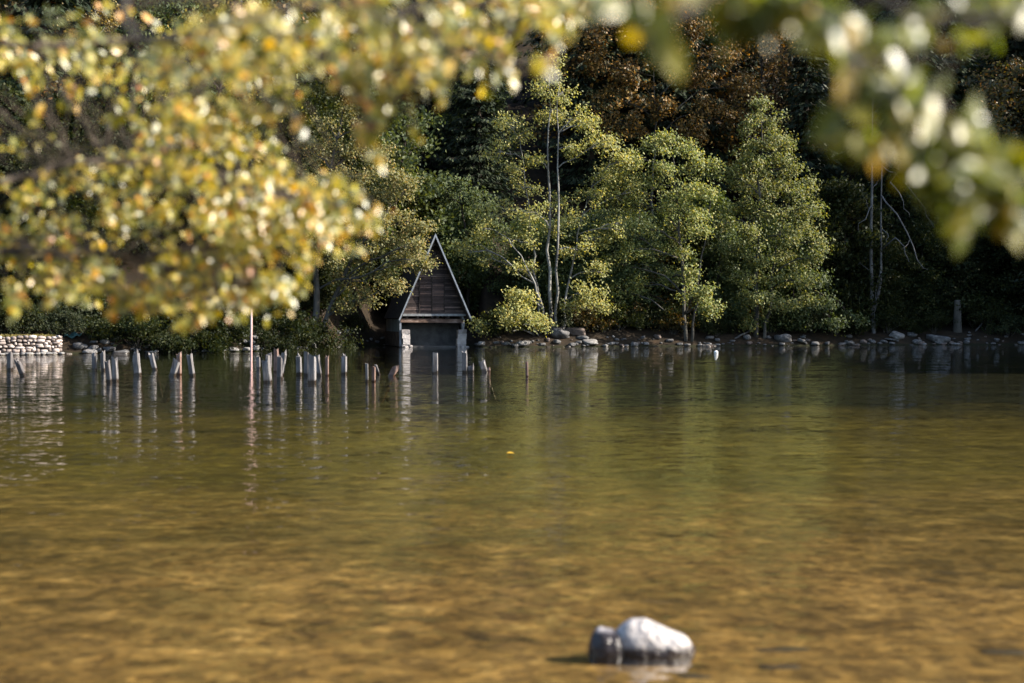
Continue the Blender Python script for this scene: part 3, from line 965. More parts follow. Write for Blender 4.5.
# understory between the alders and the conifers
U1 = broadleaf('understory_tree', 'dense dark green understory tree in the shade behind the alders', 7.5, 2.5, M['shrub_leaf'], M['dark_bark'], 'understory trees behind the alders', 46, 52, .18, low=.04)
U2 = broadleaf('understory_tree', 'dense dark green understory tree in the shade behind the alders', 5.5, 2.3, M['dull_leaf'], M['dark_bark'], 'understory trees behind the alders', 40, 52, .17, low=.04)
uu = set()
for row, (dd, st) in enumerate(((4.6, 2.6), (7.2, 3.0))):
    for x in np.arange(-26, 36, st):
        xx = x + rng.uniform(-.8, .8)
        sy = float(np.interp(xx, [-60, -23, -10, 0, 15, 31, 40, 60], [66, 68, 78, 80, 83, 86, 84, 76]))
        yy = sy + dd + rng.uniform(-.6, .6)
        if abs(xx) > .38 * yy + 2 or (-10 < xx < -.5 and yy < 87.5):
            continue
        k = int(rng.random() < .75) if -1 < xx < 18 else 0
        pr = (U1, U2)[k]
        if k not in uu:
            uu.add(k)
            pr.location = (xx, yy, gz(xx, yy) - .1)
        else:
            copy_tree(pr, (xx, yy, gz(xx, yy) - .1), rng.uniform(0, 6.28), rng.uniform(.75, 1.2))

for (x, y, k, sc) in [(-10.4, 77.6, 0, .85), (-11.6, 76.0, 0, .8), (-11.2, 82, 0, 1.1), (-12.6, 79.5, 0, 1.0), (-14.5, 76, 0, 1.0), (-9.6, 86.5, 0, 1.1), (-6.5, 90.5, 0, 1.2), (-3.5, 90.5, 1, 1.2)]:
    copy_tree((U1, U2)[k], (x, y, gz(x, y) - .1), rng.uniform(0, 6.28), sc, 'dark leafy tree crowding the back and left side of the boathouse', 'trees around the boathouse')

for (x, y, k, sc) in [(-27, 68.5, 0, 1.0), (-24.6, 69.5, 0, 1.0), (-22.2, 69, 0, 1.0), (-26, 73, 0, 1.2), (-22.5, 73, 0, 1.2)]:
    copy_tree((U1, U2)[k], (x, y, gz(x, y) - .1), rng.uniform(0, 6.28), sc, 'dark leafy tree on the slope right behind the stone wall terrace', 'trees behind the stone wall')

# more rusty hillside trees with their own look
for (px, Y, s, lab) in [(590, 102, 1.35, 'rusty brown tree high on the slope above the pale-trunked alder'), (720, 104, 1.3, 'brown autumn tree high on the slope above the pointed green alder'),
                        (760, 101, 1.15, 'dark reddish tree on the slope behind the pointed green alder')]:
    p = at(px, 300, Y)
    me_o = B1.children
    r = copy_tree(B1, (p.x, Y, gz(p.x, Y) - .2), rng.uniform(0, 6.28), s, lab, 'rusty trees on the slope')
    for c in r.children:
        if c.name.startswith('crown'):
            me = c.data.copy()
            me.materials.clear()
            me.materials.append(M['orange_leaf'])
            c.data = me
# left bank trees behind the overhanging leaves
for (px, Y, s, m, lab) in [(20, 76, 1.0, 'dull_leaf', 'dark green tree behind the stone wall at far left'), (150, 77, 1.05, 'dull_leaf', 'dark leafy tree on the left bank behind the thin poles'),
                           (215, 78, 1.15, 'olive_leaf', 'leafy olive tree on the left bank behind the faded marker pole'), (250, 84, 1.3, 'mixed_leaf', 'tall brownish tree left of the olive tree by the boathouse'),
                           (395, 88, 1.15, 'dull_leaf', 'tall dull tree directly behind the boathouse ridge')]:
    p = at(px, 320, Y)
    r = copy_tree(B2, (p.x, Y, gz(p.x, Y) - .2), rng.uniform(0, 6.28), s, lab, 'trees on the left bank')
    for c in r.children:
        if c.name.startswith('crown'):
            me = c.data.copy()
            me.materials.clear()
            me.materials.append(M[m])
            c.data = me

# ------------------------------------------------------------------ bank bushes
SB1 = bush('bush', 'low dark green bush on the shaded bank behind the waterline rocks', 1.8, 1.5, M['shrub_leaf'], 'bushes along the far bank', 10)
SB2 = bush('bush', 'low dark green bush on the shaded bank behind the waterline rocks', 1.3, 1.3, M['shrub_leaf'], 'bushes along the far bank', 8)
SB3 = bush('bush', 'low yellowing bush on the bank beneath the alders', 1.7, 1.5, M['mixed_leaf'], 'yellowing bushes under the alders', 10)
first = {0: True, 1: True, 2: True}


def put_bush(k, x, y, s, rz, label=None):
    pr = (SB1, SB2, SB3)[k]
    z = gz(x, y) - .05
    if first[k] and label is None:
        first[k] = False
        pr.location = (x, y, z)
        pr.scale = (s, s, s)
    else:
        copy_tree(pr, (x, y, z), rz, s, label)


for px in np.arange(70, 1040, 21):
    for row in range(2):
        pxx = px + rng.uniform(-9, 9)
        x = (pxx - 512) / FPX * 82
        y = float(shore_y(x)) + 1.6 + row * 1.8 + rng.uniform(-.3, .6)
        x = (pxx - 512) / FPX * y
        if 352 < pxx < 492:
            continue
        if 850 < pxx < 1000 and row == 0 and rng.random() < .75:
            continue
        k = 2 if (560 < pxx < 760 and rng.random() < .5) else int(rng.integers(0, 2))
        put_bush(k, x, y, rng.uniform(.6, 1.1) * (1.25 if row else .9), rng.uniform(0, 6.28))
for (px, s, lab) in [(855, .75, 'small green bush at the foot of the dead tree'), (916, .5, 'tiny green bush between rocks right of the dead tree'), (495, .9, 'small dark bush at the water right of the boathouse')]:
    x = (px - 512) / FPX * 86
    y = float(shore_y(x)) + 1.4
    put_bush(1, (px - 512) / FPX * y, y, s, 1.0, lab)

# ------------------------------------------------------------------ rocks
def rock_mesh(seed, flat=.65, rough=.28, sub=3):
    import bmesh
    bm = bmesh.new()
    bmesh.ops.create_icosphere(bm, subdivisions=sub, radius=1)
    sv = Vector((seed * 3.7, seed * 1.3, seed * 2.1))
    sx, sy = random.uniform(.8, 1.25), random.uniform(.75, 1.05)
    for v in bm.verts:
        n = noise.noise(v.co * 1.1 + sv) * rough * 1.5 + noise.noise(v.co * 2.7 + sv) * rough * .5
        # faceted feel
        c = v.co * (1 + n)
        c = Vector((max(-.86, min(.86, c.x)), max(-.84, min(.84, c.y)), max(-.8, min(.8, c.z))))
        v.co = Vector((c.x * sx, c.y * sy, c.z * flat))
    me = bpy.data.meshes.new('rock')
    bm.to_mesh(me)
    bm.free()
    me.polygons.foreach_set('use_smooth', [True] * len(me.polygons))
    return me


RM = []
for mk in ('rock', 'rock', 'rock', 'pale_rock', 'pale_rock', 'brown_rock'):
    for q in range(2):
        me = rock_mesh(len(RM) + 1.3)
        me.materials.append(M[mk])
        RM.append((mk, me))


def put_rock(x, y, s, kinds, label, group, z=None, name='shore_rock', sz=1.0):
    c = [me for mk, me in RM if mk in kinds]
    o = bpy.data.objects.new(name, c[int(rng.integers(0, len(c)))])
    COL.objects.link(o)
    o.location = (x, y, (max(gz(x, y), -.12) + s * .22) if z is None else z)
    o.scale = (s * rng.uniform(.85, 1.3), s, s * rng.uniform(.7, 1.1) * sz)
    o.rotation_euler = (rng.normal(0, .12), rng.normal(0, .12), rng.uniform(0, 6.28))
    tag(o, label, 'rock', group)
    return o


SEG = [(62, 225, ('pale_rock', 'rock'), 'rough pale rock at the waterline between the stone wall and the marker pole', 'rocks left of the marker pole', 4.2),
       (225, 398, ('rock', 'rock', 'pale_rock'), 'grey rock at the waterline left of the boathouse', 'rocks left of the boathouse', 4.6),
       (474, 720, ('rock', 'brown_rock', 'pale_rock'), 'grey or brownish rock at the waterline under the alders', 'rocks under the alders', 4.6),
       (720, 1035, ('rock', 'rock', 'brown_rock'), 'dim grey rock at the waterline of the shaded right shore', 'rocks on the right shore', 5.2)]
for a, b, kinds, lab, grp, step in SEG:
    px = a
    while px < b:
        px += step * rng.uniform(.6, 1.4)
        x0 = (px - 512) / FPX * 80
        y = float(shore_y(x0))
        x = (px - 512) / FPX * y
        y = float(shore_y(x)) + rng.normal(.1, .22)
        put_rock(x, y, abs(rng.normal(.08, .07)) + .06, kinds, lab, grp)
        if rng.random() < .45:
            put_rock(x + rng.normal(0, .2), y + rng.uniform(.4, 1.0), abs(rng.normal(.09, .08)) + .06, kinds, lab, grp)
for (px, s, dy, kinds, lab) in [(90, .42, .4, ('pale_rock',), 'largest pale rock beside the end of the stone wall'), (120, .36, .3, ('rock',), 'round dark grey boulder on the left shore below the short pole'),
                                (560, .6, 1.2, ('rock',), 'large pale grey boulder on the bank under the pale-trunked alder'), (575, .5, 1.4, ('brown_rock',), 'brown boulder beside the large pale boulder under the alder'),
                                (590, .45, .3, ('pale_rock',), 'long pale rock lying in the water under the alders'), (783, .5, .7, ('rock',), 'rounded grey boulder below the pointed green alder'),
                                (897, .45, 1.2, ('pale_rock',), 'blue-grey boulder standing on the bank right of the dead tree'), (890, .35, .8, ('rock',), 'flat grey rock beside the blue-grey boulder'),
                                (923, .28, .1, ('pale_rock',), 'small pointed white rock at the dark right waterline'), (938, .55, .8, ('rock',), 'broad dim boulder between the dead tree and the stump'),
                                (957, .4, -.1, ('pale_rock',), 'flat pale rock in the water below the tree stump')]:
    y = float(shore_y((px - 512) / FPX * 82)) + dy
    put_rock((px - 512) / FPX * y, y, s, kinds, lab, None, name='boulder', sz=.45 if 'flat' in lab or 'long' in lab else 1.0)

# fallen logs on the bank
for (x0, y0, x1, y1, Y, r, lab) in [(734, 342, 756, 327, 83, .06, 'thin grey log leaning up the bank below the pointed alder'), (975, 338, 990, 312, 87.5, .05, 'bare leaning stick on the bank right of the stump'),
                                    (985, 338, 995, 308, 88, .05, 'thinner leaning stick at the right end of the bank')]:
    a, b = at(x0, y0, Y), at(x1, y1, Y + .6)
    a.z = max(gz(a.x, a.y) - .05, -.1)
    mb = MB()
    mb.tube(crooked((0, 0, 0), tuple(b - a), 8, .02), np.linspace(r, r * .5, 8), 6)
    o = mb.build('fallen_branch', M['dead_wood'], None, True)
    o.location = a
    tag(o, lab, 'branch')

# ------------------------------------------------------------------ stone wall on the left shore
wa = on_water(60, 354.6)
wdir = Vector((-.86, -.50, 0)).normalized()
wn = Vector((.50, -.86, 0)).normalized()
wall = empty('stone_wall', (wa.x, wa.y, 0))
tag(wall, 'sunlit pale rough stone wall rising from the water at far left', 'wall')
core, stones = MB(), MB()
WL, WH, WT = 9.0, .78, .8
core.prism([(-0.05 * -1, 0, -1.2)] and [tuple(wdir * .06 - wn * .08 + Vector((0, 0, -1.2))), tuple(wdir * WL - wn * .08 + Vector((0, 0, -1.2))), tuple(wdir * WL - wn * WT + Vector((0, 0, -1.2))), tuple(wdir * .06 - wn * WT + Vector((0, 0, -1.2)))], (0, 0, 1.2 + WH - .08))
import bmesh


def stone_block(mb, c, dims, seed, rz, sq=.55):
    bm = bmesh.new()
    bmesh.ops.create_icosphere(bm, subdivisions=2, radius=1)
    sv = Vector((seed * 1.7, seed * .6, seed * 2.9))
    rot = Matrix.Rotation(rz, 3, 'Z')
    vs = []
    for v in bm.verts:
        q = v.co.normalized()
        mxx = max(abs(q.x), abs(q.y), abs(q.z))
        q = q.lerp(q / mxx, sq)
        q = q * (1 + .22 * noise.noise(v.co * 1.4 + sv))
        vs.append(rot @ Vector((q.x * dims[0] / 2, q.y * dims[1] / 2, q.z * dims[2] / 2)) + Vector(c))
    fs = [tuple(v.index for v in f.verts) for f in bm.faces]
    bm.free()
    mb.add(vs, fs)


ang = math.atan2(wdir.y, wdir.x)
z = -.05
row = 0
while z < WH - .05:
    hh = random.uniform(.09, .20)
    s = 0.0
    while s < WL:
        L = random.uniform(.10, .42)
        p = wdir * (s + L / 2) + wn * random.uniform(-.05, .04) + Vector((0, 0, z + hh / 2 + random.uniform(-.045, .04)))
        stone_block(stones, p, (L * random.uniform(.85, 1.15), .4, hh * random.uniform(.8, 1.3)), random.uniform(0, 90), ang + random.uniform(-.12, .12))
        s += L
    for e in range(2):
        p = -wn * (.25 + .35 * e) + wdir * .05 + Vector((0, 0, z + hh / 2))
        stone_block(stones, p, (.4, .36, hh * 1.05), random.uniform(0, 90), ang + random.uniform(-.15, .15))
    z += hh
    row += 1
core.build('wall_core', M['wall_mortar'], wall)
stones.build('stone_facing', M['wall_stone'], wall, True)
# terrace turf on the wall
gr = MB()
n = 2600
s = rng.uniform(0.1, WL, n)
q = rng.uniform(.1, WT + .9, n)
Cc = np.array(wa)[None] + np.array(wdir)[None] * s[:, None] - np.array(wn)[None] * q[:, None]
Cc[:, 2] = WH + rng.uniform(.0, .07, n)
Nn = norm(rng.normal(size=(n, 3)) * np.array([1, 1, .25]))
Lq = rng.uniform(.08, .2, n)
go = link('dry_grass', quads_mesh('dry_grass', leaf_quads(Cc, Nn, Lq, Lq * .25)), M['dry_grass'])
tag(go, 'thin dry yellow grass along the top of the stone wall', 'grass', kind='stuff')
fill = MB()
fill.prism([tuple(wdir * .1 - wn * (WT + .01) + Vector((0, 0, -1.2))), tuple(wdir * WL - wn * (WT + .01) + Vector((0, 0, -1.2))), tuple(wdir * WL - wn * 7 + Vector((0, 0, -1.2))), tuple(wdir * .1 - wn * 6 + Vector((0, 0, -1.2)))], (0, 0, 1.2 + WH - .06))
fo = fill.build('terrace', noisy('terrace_soil', [(.3, (.03, .022, .014)), (.7, (.08, .06, .03))], 2))
fo.location = (wa.x, wa.y, 0)
tag(fo, 'earth terrace held up by the pale stone wall', 'terrace', kind='structure')
for q, bs in ((1.0, 1.0), (2.6, 1.1), (4.2, .9), (.9, .8), (5.6, 1.0)):
    pb_ = wa + wdir * q - wn * random.uniform(2.2, 4.2)
    copy_tree(SB1, (pb_.x, pb_.y, WH - .1), random.uniform(0, 6), bs, 'dark bush on the earth terrace above the pale stone wall', 'bushes on the terrace')
# rubble footing
for i in range(16):
    p = wa + wdir * (i * .27 + random.uniform(-.1, .1)) + wn * random.uniform(.18, .34)
    put_rock(p.x, p.y, random.uniform(.12, .2), ('pale_rock',), 'white rubble stone at the foot of the pale stone wall', 'rubble below the stone wall', z=.03)
tp = at(66, 346, 64.3)
mb = MB()
vs, fs = [], []
for j in range(5):
    for i in range(9):
        u, v = i / 8, j / 4
        vs.append((u * .7 - .1, v * .5, .16 * math.sin(v * 2.2) + .08 * math.sin(u * 9 + v * 5) + .12))
for j in range(4):
    for i in range(8):
        fs.append((j * 9 + i, j * 9 + i + 1, j * 9 + i + 10, j * 9 + i + 9))
mb.add(vs, fs)
to = mb.build('tarp', M['teal_tarp'], None, True)
to.location = (tp.x, tp.y, max(gz(tp.x, tp.y), 0))
sol = to.modifiers.new('thickness', 'SOLIDIFY')
sol.thickness = .03
tag(to, 'crumpled teal tarp on the rocks right beside the stone wall', 'tarp')

# ------------------------------------------------------------------ boathouse
HY = 78.0
hp = at(435.6, 346.5, HY)
house = empty('boathouse', (hp.x, HY, 0), R(12.5))
tag(house, 'old dark wooden A-frame boathouse on stone piers over the water', 'boathouse')
AZ, EZ, HW, LEN = 6.2, 1.60, 1.98, 6.8
OV = .60        # roof overhang in front of the gable


def wx(z):      # inner half width of the A at height z
    return (HW - .12) * (AZ - .14 - z) / (AZ - .14 - EZ)


# gable of horizontal planks in three panels
gb = MB()
z = 1.84
while z < AZ - .3:
    h = random.uniform(.075, .125)
    w0, w1 = wx(z), wx(z + h)
    for (l, r_) in ((-9, -.80), (.58, 9)) if 1.95 < z < 3.85 else ((-9, 9),):
        a0, a1 = max(l, -w0), max(l, -w1)
        b0, b1 = min(r_, w0), min(r_, w1)
        if b0 - a0 < .03 or b1 < a1:
            continue
        y = OV + random.uniform(-.012, .012)
        gp = .022
        gb.prism([(a0 + .004, y, z), (b0 - .004, y, z), (b1 - .004, y, z + h - gp), (a1 + .004, y, z + h - gp)], (0, .03, 0))
    z += h
gb.build('gable_wall', M['plank'], house)
bk = MB()
bk.prism([(-wx(1.84), OV + .05, 1.84), (wx(1.84), OV + .05, 1.84), (.02, OV + .05, AZ - .2), (-.02, OV + .05, AZ - .2)], (0, .04, 0))
bk.build('gable_backing', M['dark_beam'], house)
dr = MB()
z = 1.97
while z < 3.82:
    h = random.uniform(.07, .12)
    h = min(h, 3.85 - z)
    for (l, r_) in ((-.77, -.12), (-.10, .55)):
        y = OV - .02 + random.uniform(-.012, .012)
        dr.prism([(l, y, z), (r_, y, z), (r_, y, z + h - .022), (l, y, z + h - .014)], (0, .03, 0))
    z += h
door = dr.build('loft_door', M['door_plank'], house)
fr_ = MB()
for x in (-.80, -.11, .58):
    fr_.box((x, OV - .035, 2.9), (.05, .03, 1.95))
fr_.build('door_frame', M['dark_beam'], door)
# roof slopes with bargeboards
for sgn in (-1, 1):
    rb = MB()
    e = Vector((sgn * HW, 0, EZ))
    a = Vector((0, 0, AZ))
    nrm = Vector((sgn * (AZ - EZ), 0, HW)).normalized()
    inn = [e, a, a - Vector((0, 0, .24)), e - nrm * .10]
    rb.prism([tuple(p) for p in inn], (0, LEN, 0))
    rb.build('roof', M['roof_felt'], house)
    fb = MB()
    t = (a - e).normalized()
    e2 = e - t * .12
    o1 = e2 + nrm * .02
    o2 = a + Vector((0, 0, .05))
    fb.prism([tuple(o1 + Vector((0, -.045, 0))), tuple(o2 + Vector((0, -.045, 0))), tuple(o2 + Vector((0, -.045, -.20))), tuple(o1 - nrm * .075 + Vector((0, -.045, 0)))], (0, .04, 0))
    fb.build('bargeboard', M['pale_trim'], house)
    # purlin battens under the overhang
    pb = MB()
    for f in (.15, .4, .65, .88):
        c = e.lerp(a, f) - nrm * .16
        pb.box((c.x, OV / 2 + .02, c.z), (.07, OV - .08, .07))
    pb.build('rafter_ends', M['dark_beam'], house)
sb = MB()
sb.box((-.05, OV - .09, 1.78), (2 * wx(1.78) + .06, .12, .12), None, .006)
sb.build('sill_beam', M['sill_trim'], house)
jb = MB()
for x in (-1.5, -.9, -.1, .2, .8, 1.5):
    jb.box((x, OV + .3, 1.65), (.12, .8, .12))
jb.build('floor_joists', M['dark_beam'], house)
lb = MB()
lb.box((-.1, OV + .02, 1.46), (3.5, .14, .22), Matrix.Rotation(R(.5), 3, 'Y'), .012)
lb.build('lintel_beam', M['rust_beam'], house)
ab = MB()
ab.box((0, OV + 3.2, 1.80), (3.4, 6.2, .06))
ab.build('loft_floor', M['dark_beam'], house)
for x, z0, wd in ((-1.86, .05, .10), (1.62, .9, .12)):
    pb = MB()
    pb.box((x, OV + .02, (z0 + 1.72) / 2), (wd, .12, 1.72 - z0), None, .008)
    pb.build('corner_post', M['pale_trim'] if x < 0 else M['sill_trim'], house)
for x, wd in ((-1.58, .42), (1.56, .46)):
    pb = MB()
    zz = -1.3
    for hh in (1.1, .36, .32, .26, .22):
        pb.box((x + random.uniform(-.025, .025), OV + .05, zz + hh / 2), (wd * random.uniform(.96, 1.1), .5 * random.uniform(.94, 1.06), hh + .01), Matrix.Rotation(random.uniform(-.07, .07), 3, 'Z'), .022)
        zz += hh
    for q in range(5):
        stone_block(pb, (x + random.uniform(-.3, .3), OV - .22 + random.uniform(-.1, .1), random.uniform(-.02, .06)), (.22, .2, .16), random.uniform(0, 50), random.uniform(-1, 1), .5)
    pb.build('stone_pier', M['pier_stone'], house)
tbm = MB()
tbm.box((.05, OV + .15, .015), (3.0, .35, .11), None, .01)
tbm.build('threshold', M['dim_concrete'], house)
# lower side walls and back wall of the slip
for sgn in (-1, 1):
    x = sgn * 1.78
    lw = MB()
    lw.box((x, OV + 3.4, -.1), (.24, 6.0, 1.9))
    lw.build('foundation_wall', M['brown_rock'], house)
    bw_ = MB()
    y = OV + .45
    while y < OV + 6.3:
        bw_.box((x, y + .09, 1.22), (.05, .175, .74), None, .004)
        y += .18
    bw_.build('side_boards', M['blue_board'], house)
bw2 = MB()
bw2.box((0, OV + 1.3, .15), (3.3, .15, 2.5))
bw2.build('slip_back_wall', M['dim_concrete'], house)
bg2 = MB()
bg2.prism([(-wx(1.84), LEN - .3, 1.84), (wx(1.84), LEN - .3, 1.84), (.02, LEN - .3, AZ - .2), (-.02, LEN - .3, AZ - .2)], (0, .06, 0))
bg2.build('rear_gable', M['dark_beam'], house)

# ------------------------------------------------------------------ old jetty piles
def pile(px, base, ptx, top, wpx, mat, label, rz, round_=False):
    b = on_water(px, base)
    Y = b.y
    t = at(ptx, top, Y)
    k = Y / FPX
    wd = wpx * k
    axis_ = Vector((t.x - b.x, random.uniform(-.06, .06), t.z))
    down = -(min(gz(b.x, Y), -.2)) + .25
    dirn = axis_.normalized()
    start = -dirn * (down / max(.3, dirn.z))
    sides = 10 if round_ else 4
    nr = 9
    n0 = random.uniform(0, 50)
    V_, F_ = [], []
    s = wd / 2 * (1.0 if round_ else 1.06)
    rz = -abs(rz) * .4 - .04
    ca, sa = math.cos(rz), math.sin(rz)
    pts = []
    if round_:
        pts = [(math.cos(i / sides * 6.283), math.sin(i / sides * 6.283)) for i in range(sides)]
    else:   # square post with chamfered corners
        for cx, cy in ((-1, -1), (1, -1), (1, 1), (-1, 1)):
            for e in (0, 1):
                ox, oy = (.82, 1) if (e == 0) == (cx * cy > 0) else (1, .82)
                pts.append((cx * ox * .82, cy * oy * .82))
        sides = 8
    # order by angle
    pts.sort(key=lambda q: math.atan2(q[1], q[0]))
    for i in range(nr):
        f = i / (nr - 1)
        f = f ** .8
        c = start.lerp(axis_, f)
        for j, (u, v) in enumerate(pts):
            tap = 1.0 - .06 * f + .10 * noise.noise(Vector((j * 1.3 + n0, f * 2.5, n0)))
            du = (u * ca - v * sa) * s * tap
            dv = (u * sa + v * ca) * s * tap
            zz = 0
            if i == nr - 1:
                zz = (.20 * noise.noise(Vector((n0, j * .9, 2))) + .14 * u * noise.noise(Vector((n0, 1, 5)))) * min(1, wd * 6)
            V_.append(c + Vector((du, dv, zz)))
    for i in range(nr - 1):
        for j in range(sides):
            j2 = (j + 1) % sides
            F_.append((i * sides + j, i * sides + j2, (i + 1) * sides + j2, (i + 1) * sides + j))
    V_.append(sum(V_[-sides:], Vector()) / sides)
    F_ += [((nr - 1) * sides + j, (nr - 1) * sides + (j + 1) % sides, nr * sides) for j in range(sides)]
    F_.append(tuple(range(sides))[::-1])
    mb = MB()
    mb.add(V_, F_)
    o = mb.build('jetty_pile', M[mat], None, False)
    o.location = (b.x, Y, 0)
    tag(o, label, 'pile', 'remains of the old jetty piles')
    return o


PILES = [
    (10, 371, 10, 352.5, 5.6, 'dark_pile_wood', 'dark square pile nearest the stone wall, leftmost in the water', .3),
    (23, 376, 17.5, 359.5, 6, 'dark_pile_wood', 'dark pile tilted left, in front of the stone wall', .35),
    (94.5, 371, 93.5, 353, 4.2, 'dark_pile_wood', 'dark slim pile behind a group of four left of the marker pole', .3),
    (103.5, 371, 103, 353, 4.6, 'pile_wood', 'pale slim pile second from left in the group of four', .4),
    (109.5, 383, 107.5, 362, 5.2, 'dark_pile_wood', 'dark front pile with a bright right edge, third in the group of four', .35),
    (115.5, 382, 114.5, 360, 6, 'pile_wood', 'grey front pile touching its darker neighbour, last in the group of four', .3),
    (136, 370, 136, 352, 5, 'dark_pile_wood', 'short dark pile hidden behind a pale leaning pile', .2),
    (138, 376, 135.5, 357, 7, 'pile_wood', 'broad pale pile leaning slightly left in front of a dark one', -.2),
    (155, 370.5, 150.5, 354, 5, 'pile_wood', 'slim grey pile tilted left, standing by itself behind the others', .3),
    (172.5, 376, 176.5, 361.5, 7, 'pile_wood', 'short pale pile tilted right against a brown upright one', -.25),
    (179, 375, 179, 354, 5.2, 'red_pile_wood', 'brown upright pile behind the pile tilted right', .3),
    (192.5, 376.5, 189.5, 355, 5.6, 'pile_wood', 'pale pile tilted left beside the brown upright pile', -.3),
    (258.5, 370, 258, 357, 4, 'dark_pile_wood', 'small dark pile just right of the marker pole', .3),
    (268.5, 371, 268.5, 355, 6.6, 'dark_pile_wood', 'grey pile half hidden behind the broadest front pile by the marker pole', .2),
    (268, 383, 265.5, 360, 8.6, 'pile_wood', 'broadest pale pile with a leaning top right of the marker pole', -.2),
    (276, 372, 276, 351, 5, 'red_pile_wood', 'tall brown pile at the back of the cluster right of the marker pole', .3),
    (279.5, 380.5, 279.5, 357, 5.6, 'dark_pile_wood', 'dark upright pile in the middle of the cluster', .35),
    (281, 376, 283.7, 353.5, 5.4, 'pile_wood', 'grey pile tilted right at the edge of the cluster', .3),
    (299, 375.5, 299, 356, 5.8, 'pile_wood', 'straight grey pile between the two close clusters', .25),
    (306.5, 376, 306.5, 353, 5.6, 'dark_pile_wood', 'tall dark grey pile behind the broad front pile with a dark foot', .3),
    (312, 383.5, 312, 358.6, 8.6, 'pile_wood', 'broad front pile with a dark wet foot', -.15),
    (320, 376, 316.5, 356.5, 5.6, 'pile_wood', 'bright pile tilted left touching the broad front pile', .3),
    (327, 376, 327, 357.7, 3.6, 'red_pile_wood', 'thin reddish white pile right of the bright tilted pile', .3),
    (344, 374.7, 344, 356.5, 5.8, 'pile_wood', 'lone straight grey pile right of the dense clusters', .2),
    (367, 382.6, 367, 363.5, 3, 'pile_wood', 'very thin pale stake beside two broken stubs', .2),
    (373.6, 382, 373.8, 367.4, 4, 'red_pile_wood', 'short broken stub next to the very thin stake', .4),
    (379, 375, 375.6, 364.5, 3.2, 'dark_pile_wood', 'short dark stick tilted left behind the broken stub', .3),
    (391.5, 376, 395, 368, 7.5, 'red_pile_wood', 'low rusty brown stump tilted right in the water', .3),
    (435.2, 374, 435.2, 354, 6.2, 'pile_wood', 'clean pale pile standing alone in front of the boathouse', .0),
    (464.7, 373, 464.5, 352.7, 5.8, 'pile_wood', 'pale pile with a brown foot before the right stone pier', .15),
    (471, 373, 471, 366, 6.5, 'dark_pile_wood', 'low grey stub beside the pale pile with a brown foot', .2),
    (485, 372.5, 481.5, 361.5, 6.8, 'pile_wood', 'short pale pile tilted left, right of the boathouse', -.2),
    (488.8, 372, 488.8, 368, 3.6, 'red_pile_wood', 'tiny brown stub at the foot of the short tilted pile', .3),
    (527, 377, 526.6, 362, 3, 'red_pile_wood', 'thin pinkish stake farthest right of all the piles', .3),
]
for p_ in PILES:
    pile(*p_[:7], p_[7])

# marker pole
bp = on_water(251, 361)
mb = MB()
mb.tube([(0, 0, -2.6), (.01, 0, 0), (.02, 0, 2), (0, 0, 3.0)], [.04, .04, .037, .033], 10)
mb.tube([(0, 0, 3.0), (0, 0, 3.05)], [.045, .02], 10)
po = mb.build('marker_pole', M['pole_paint'], None, True)
po.location = (bp.x, bp.y, 0)
tag(po, 'tall thin faded pink pole standing in the lake among the old piles', 'pole')

# ------------------------------------------------------------------ foreground stones
def big_rock(name, center_px, base_py, prof, thick, mat, label, seed):
    """stone whose long section is given by (u, top height) in metres, rounded across"""
    c = on_water(*center_px)
    nu, nv = 30, 20
    vs, fs = [], []
    u0, u1 = prof[0][0], prof[-1][0]
    us = [p[0] for p in prof]
    hs = [p[1] for p in prof]
    sv = Vector((seed, seed * 2, seed * .7))
    for i in range(nu + 1):
        f = i / nu
        f = .5 - .5 * math.cos(math.pi * f)
        u = u0 + (u1 - u0) * f
        h = float(np.interp(u, us, hs))
        e = max(0, 1 - abs(2 * f - 1) ** 3.2) ** .5
        h *= .25 + .75 * max(0, 1 - abs(2 * f - 1) ** 5) ** .5
        for j in range(nv):
            a = 2 * math.pi * j / nv
            y = math.cos(a) * thick * .5 * e
            zt = math.sin(a)
            z_ = (h * (abs(zt) ** .8) if zt > 0 else -.10 * e * abs(zt) ** .7)
            p = Vector((u, y, z_ * (1 if zt <= 0 else 1)))
            p += Vector((1, 1, 1)) * .010 * noise.noise(p * 9 + sv) + Vector((0, -.3, 1)).normalized() * .012 * noise.noise(p * 22 + sv)
            vs.append(p)
    for i in range(nu):
        for j in range(nv):
            j2 = (j + 1) % nv
            fs.append((i * nv + j, i * nv + j2, (i + 1) * nv + j2, (i + 1) * nv + j))
    fs.append(tuple(range(nv))[::-1])
    fs.append(tuple(range(nu * nv, nu * nv + nv)))
    mb = MB()
    mb.add(vs, fs)
    o = mb.build(name, M[mat], None, True)
    o.location = (c.x, c.y, 0)
    sm = o.modifiers.new('smooth', 'SUBSURF')
    sm.levels = sm.render_levels = 1
    tag(o, label, 'rock')
    return o


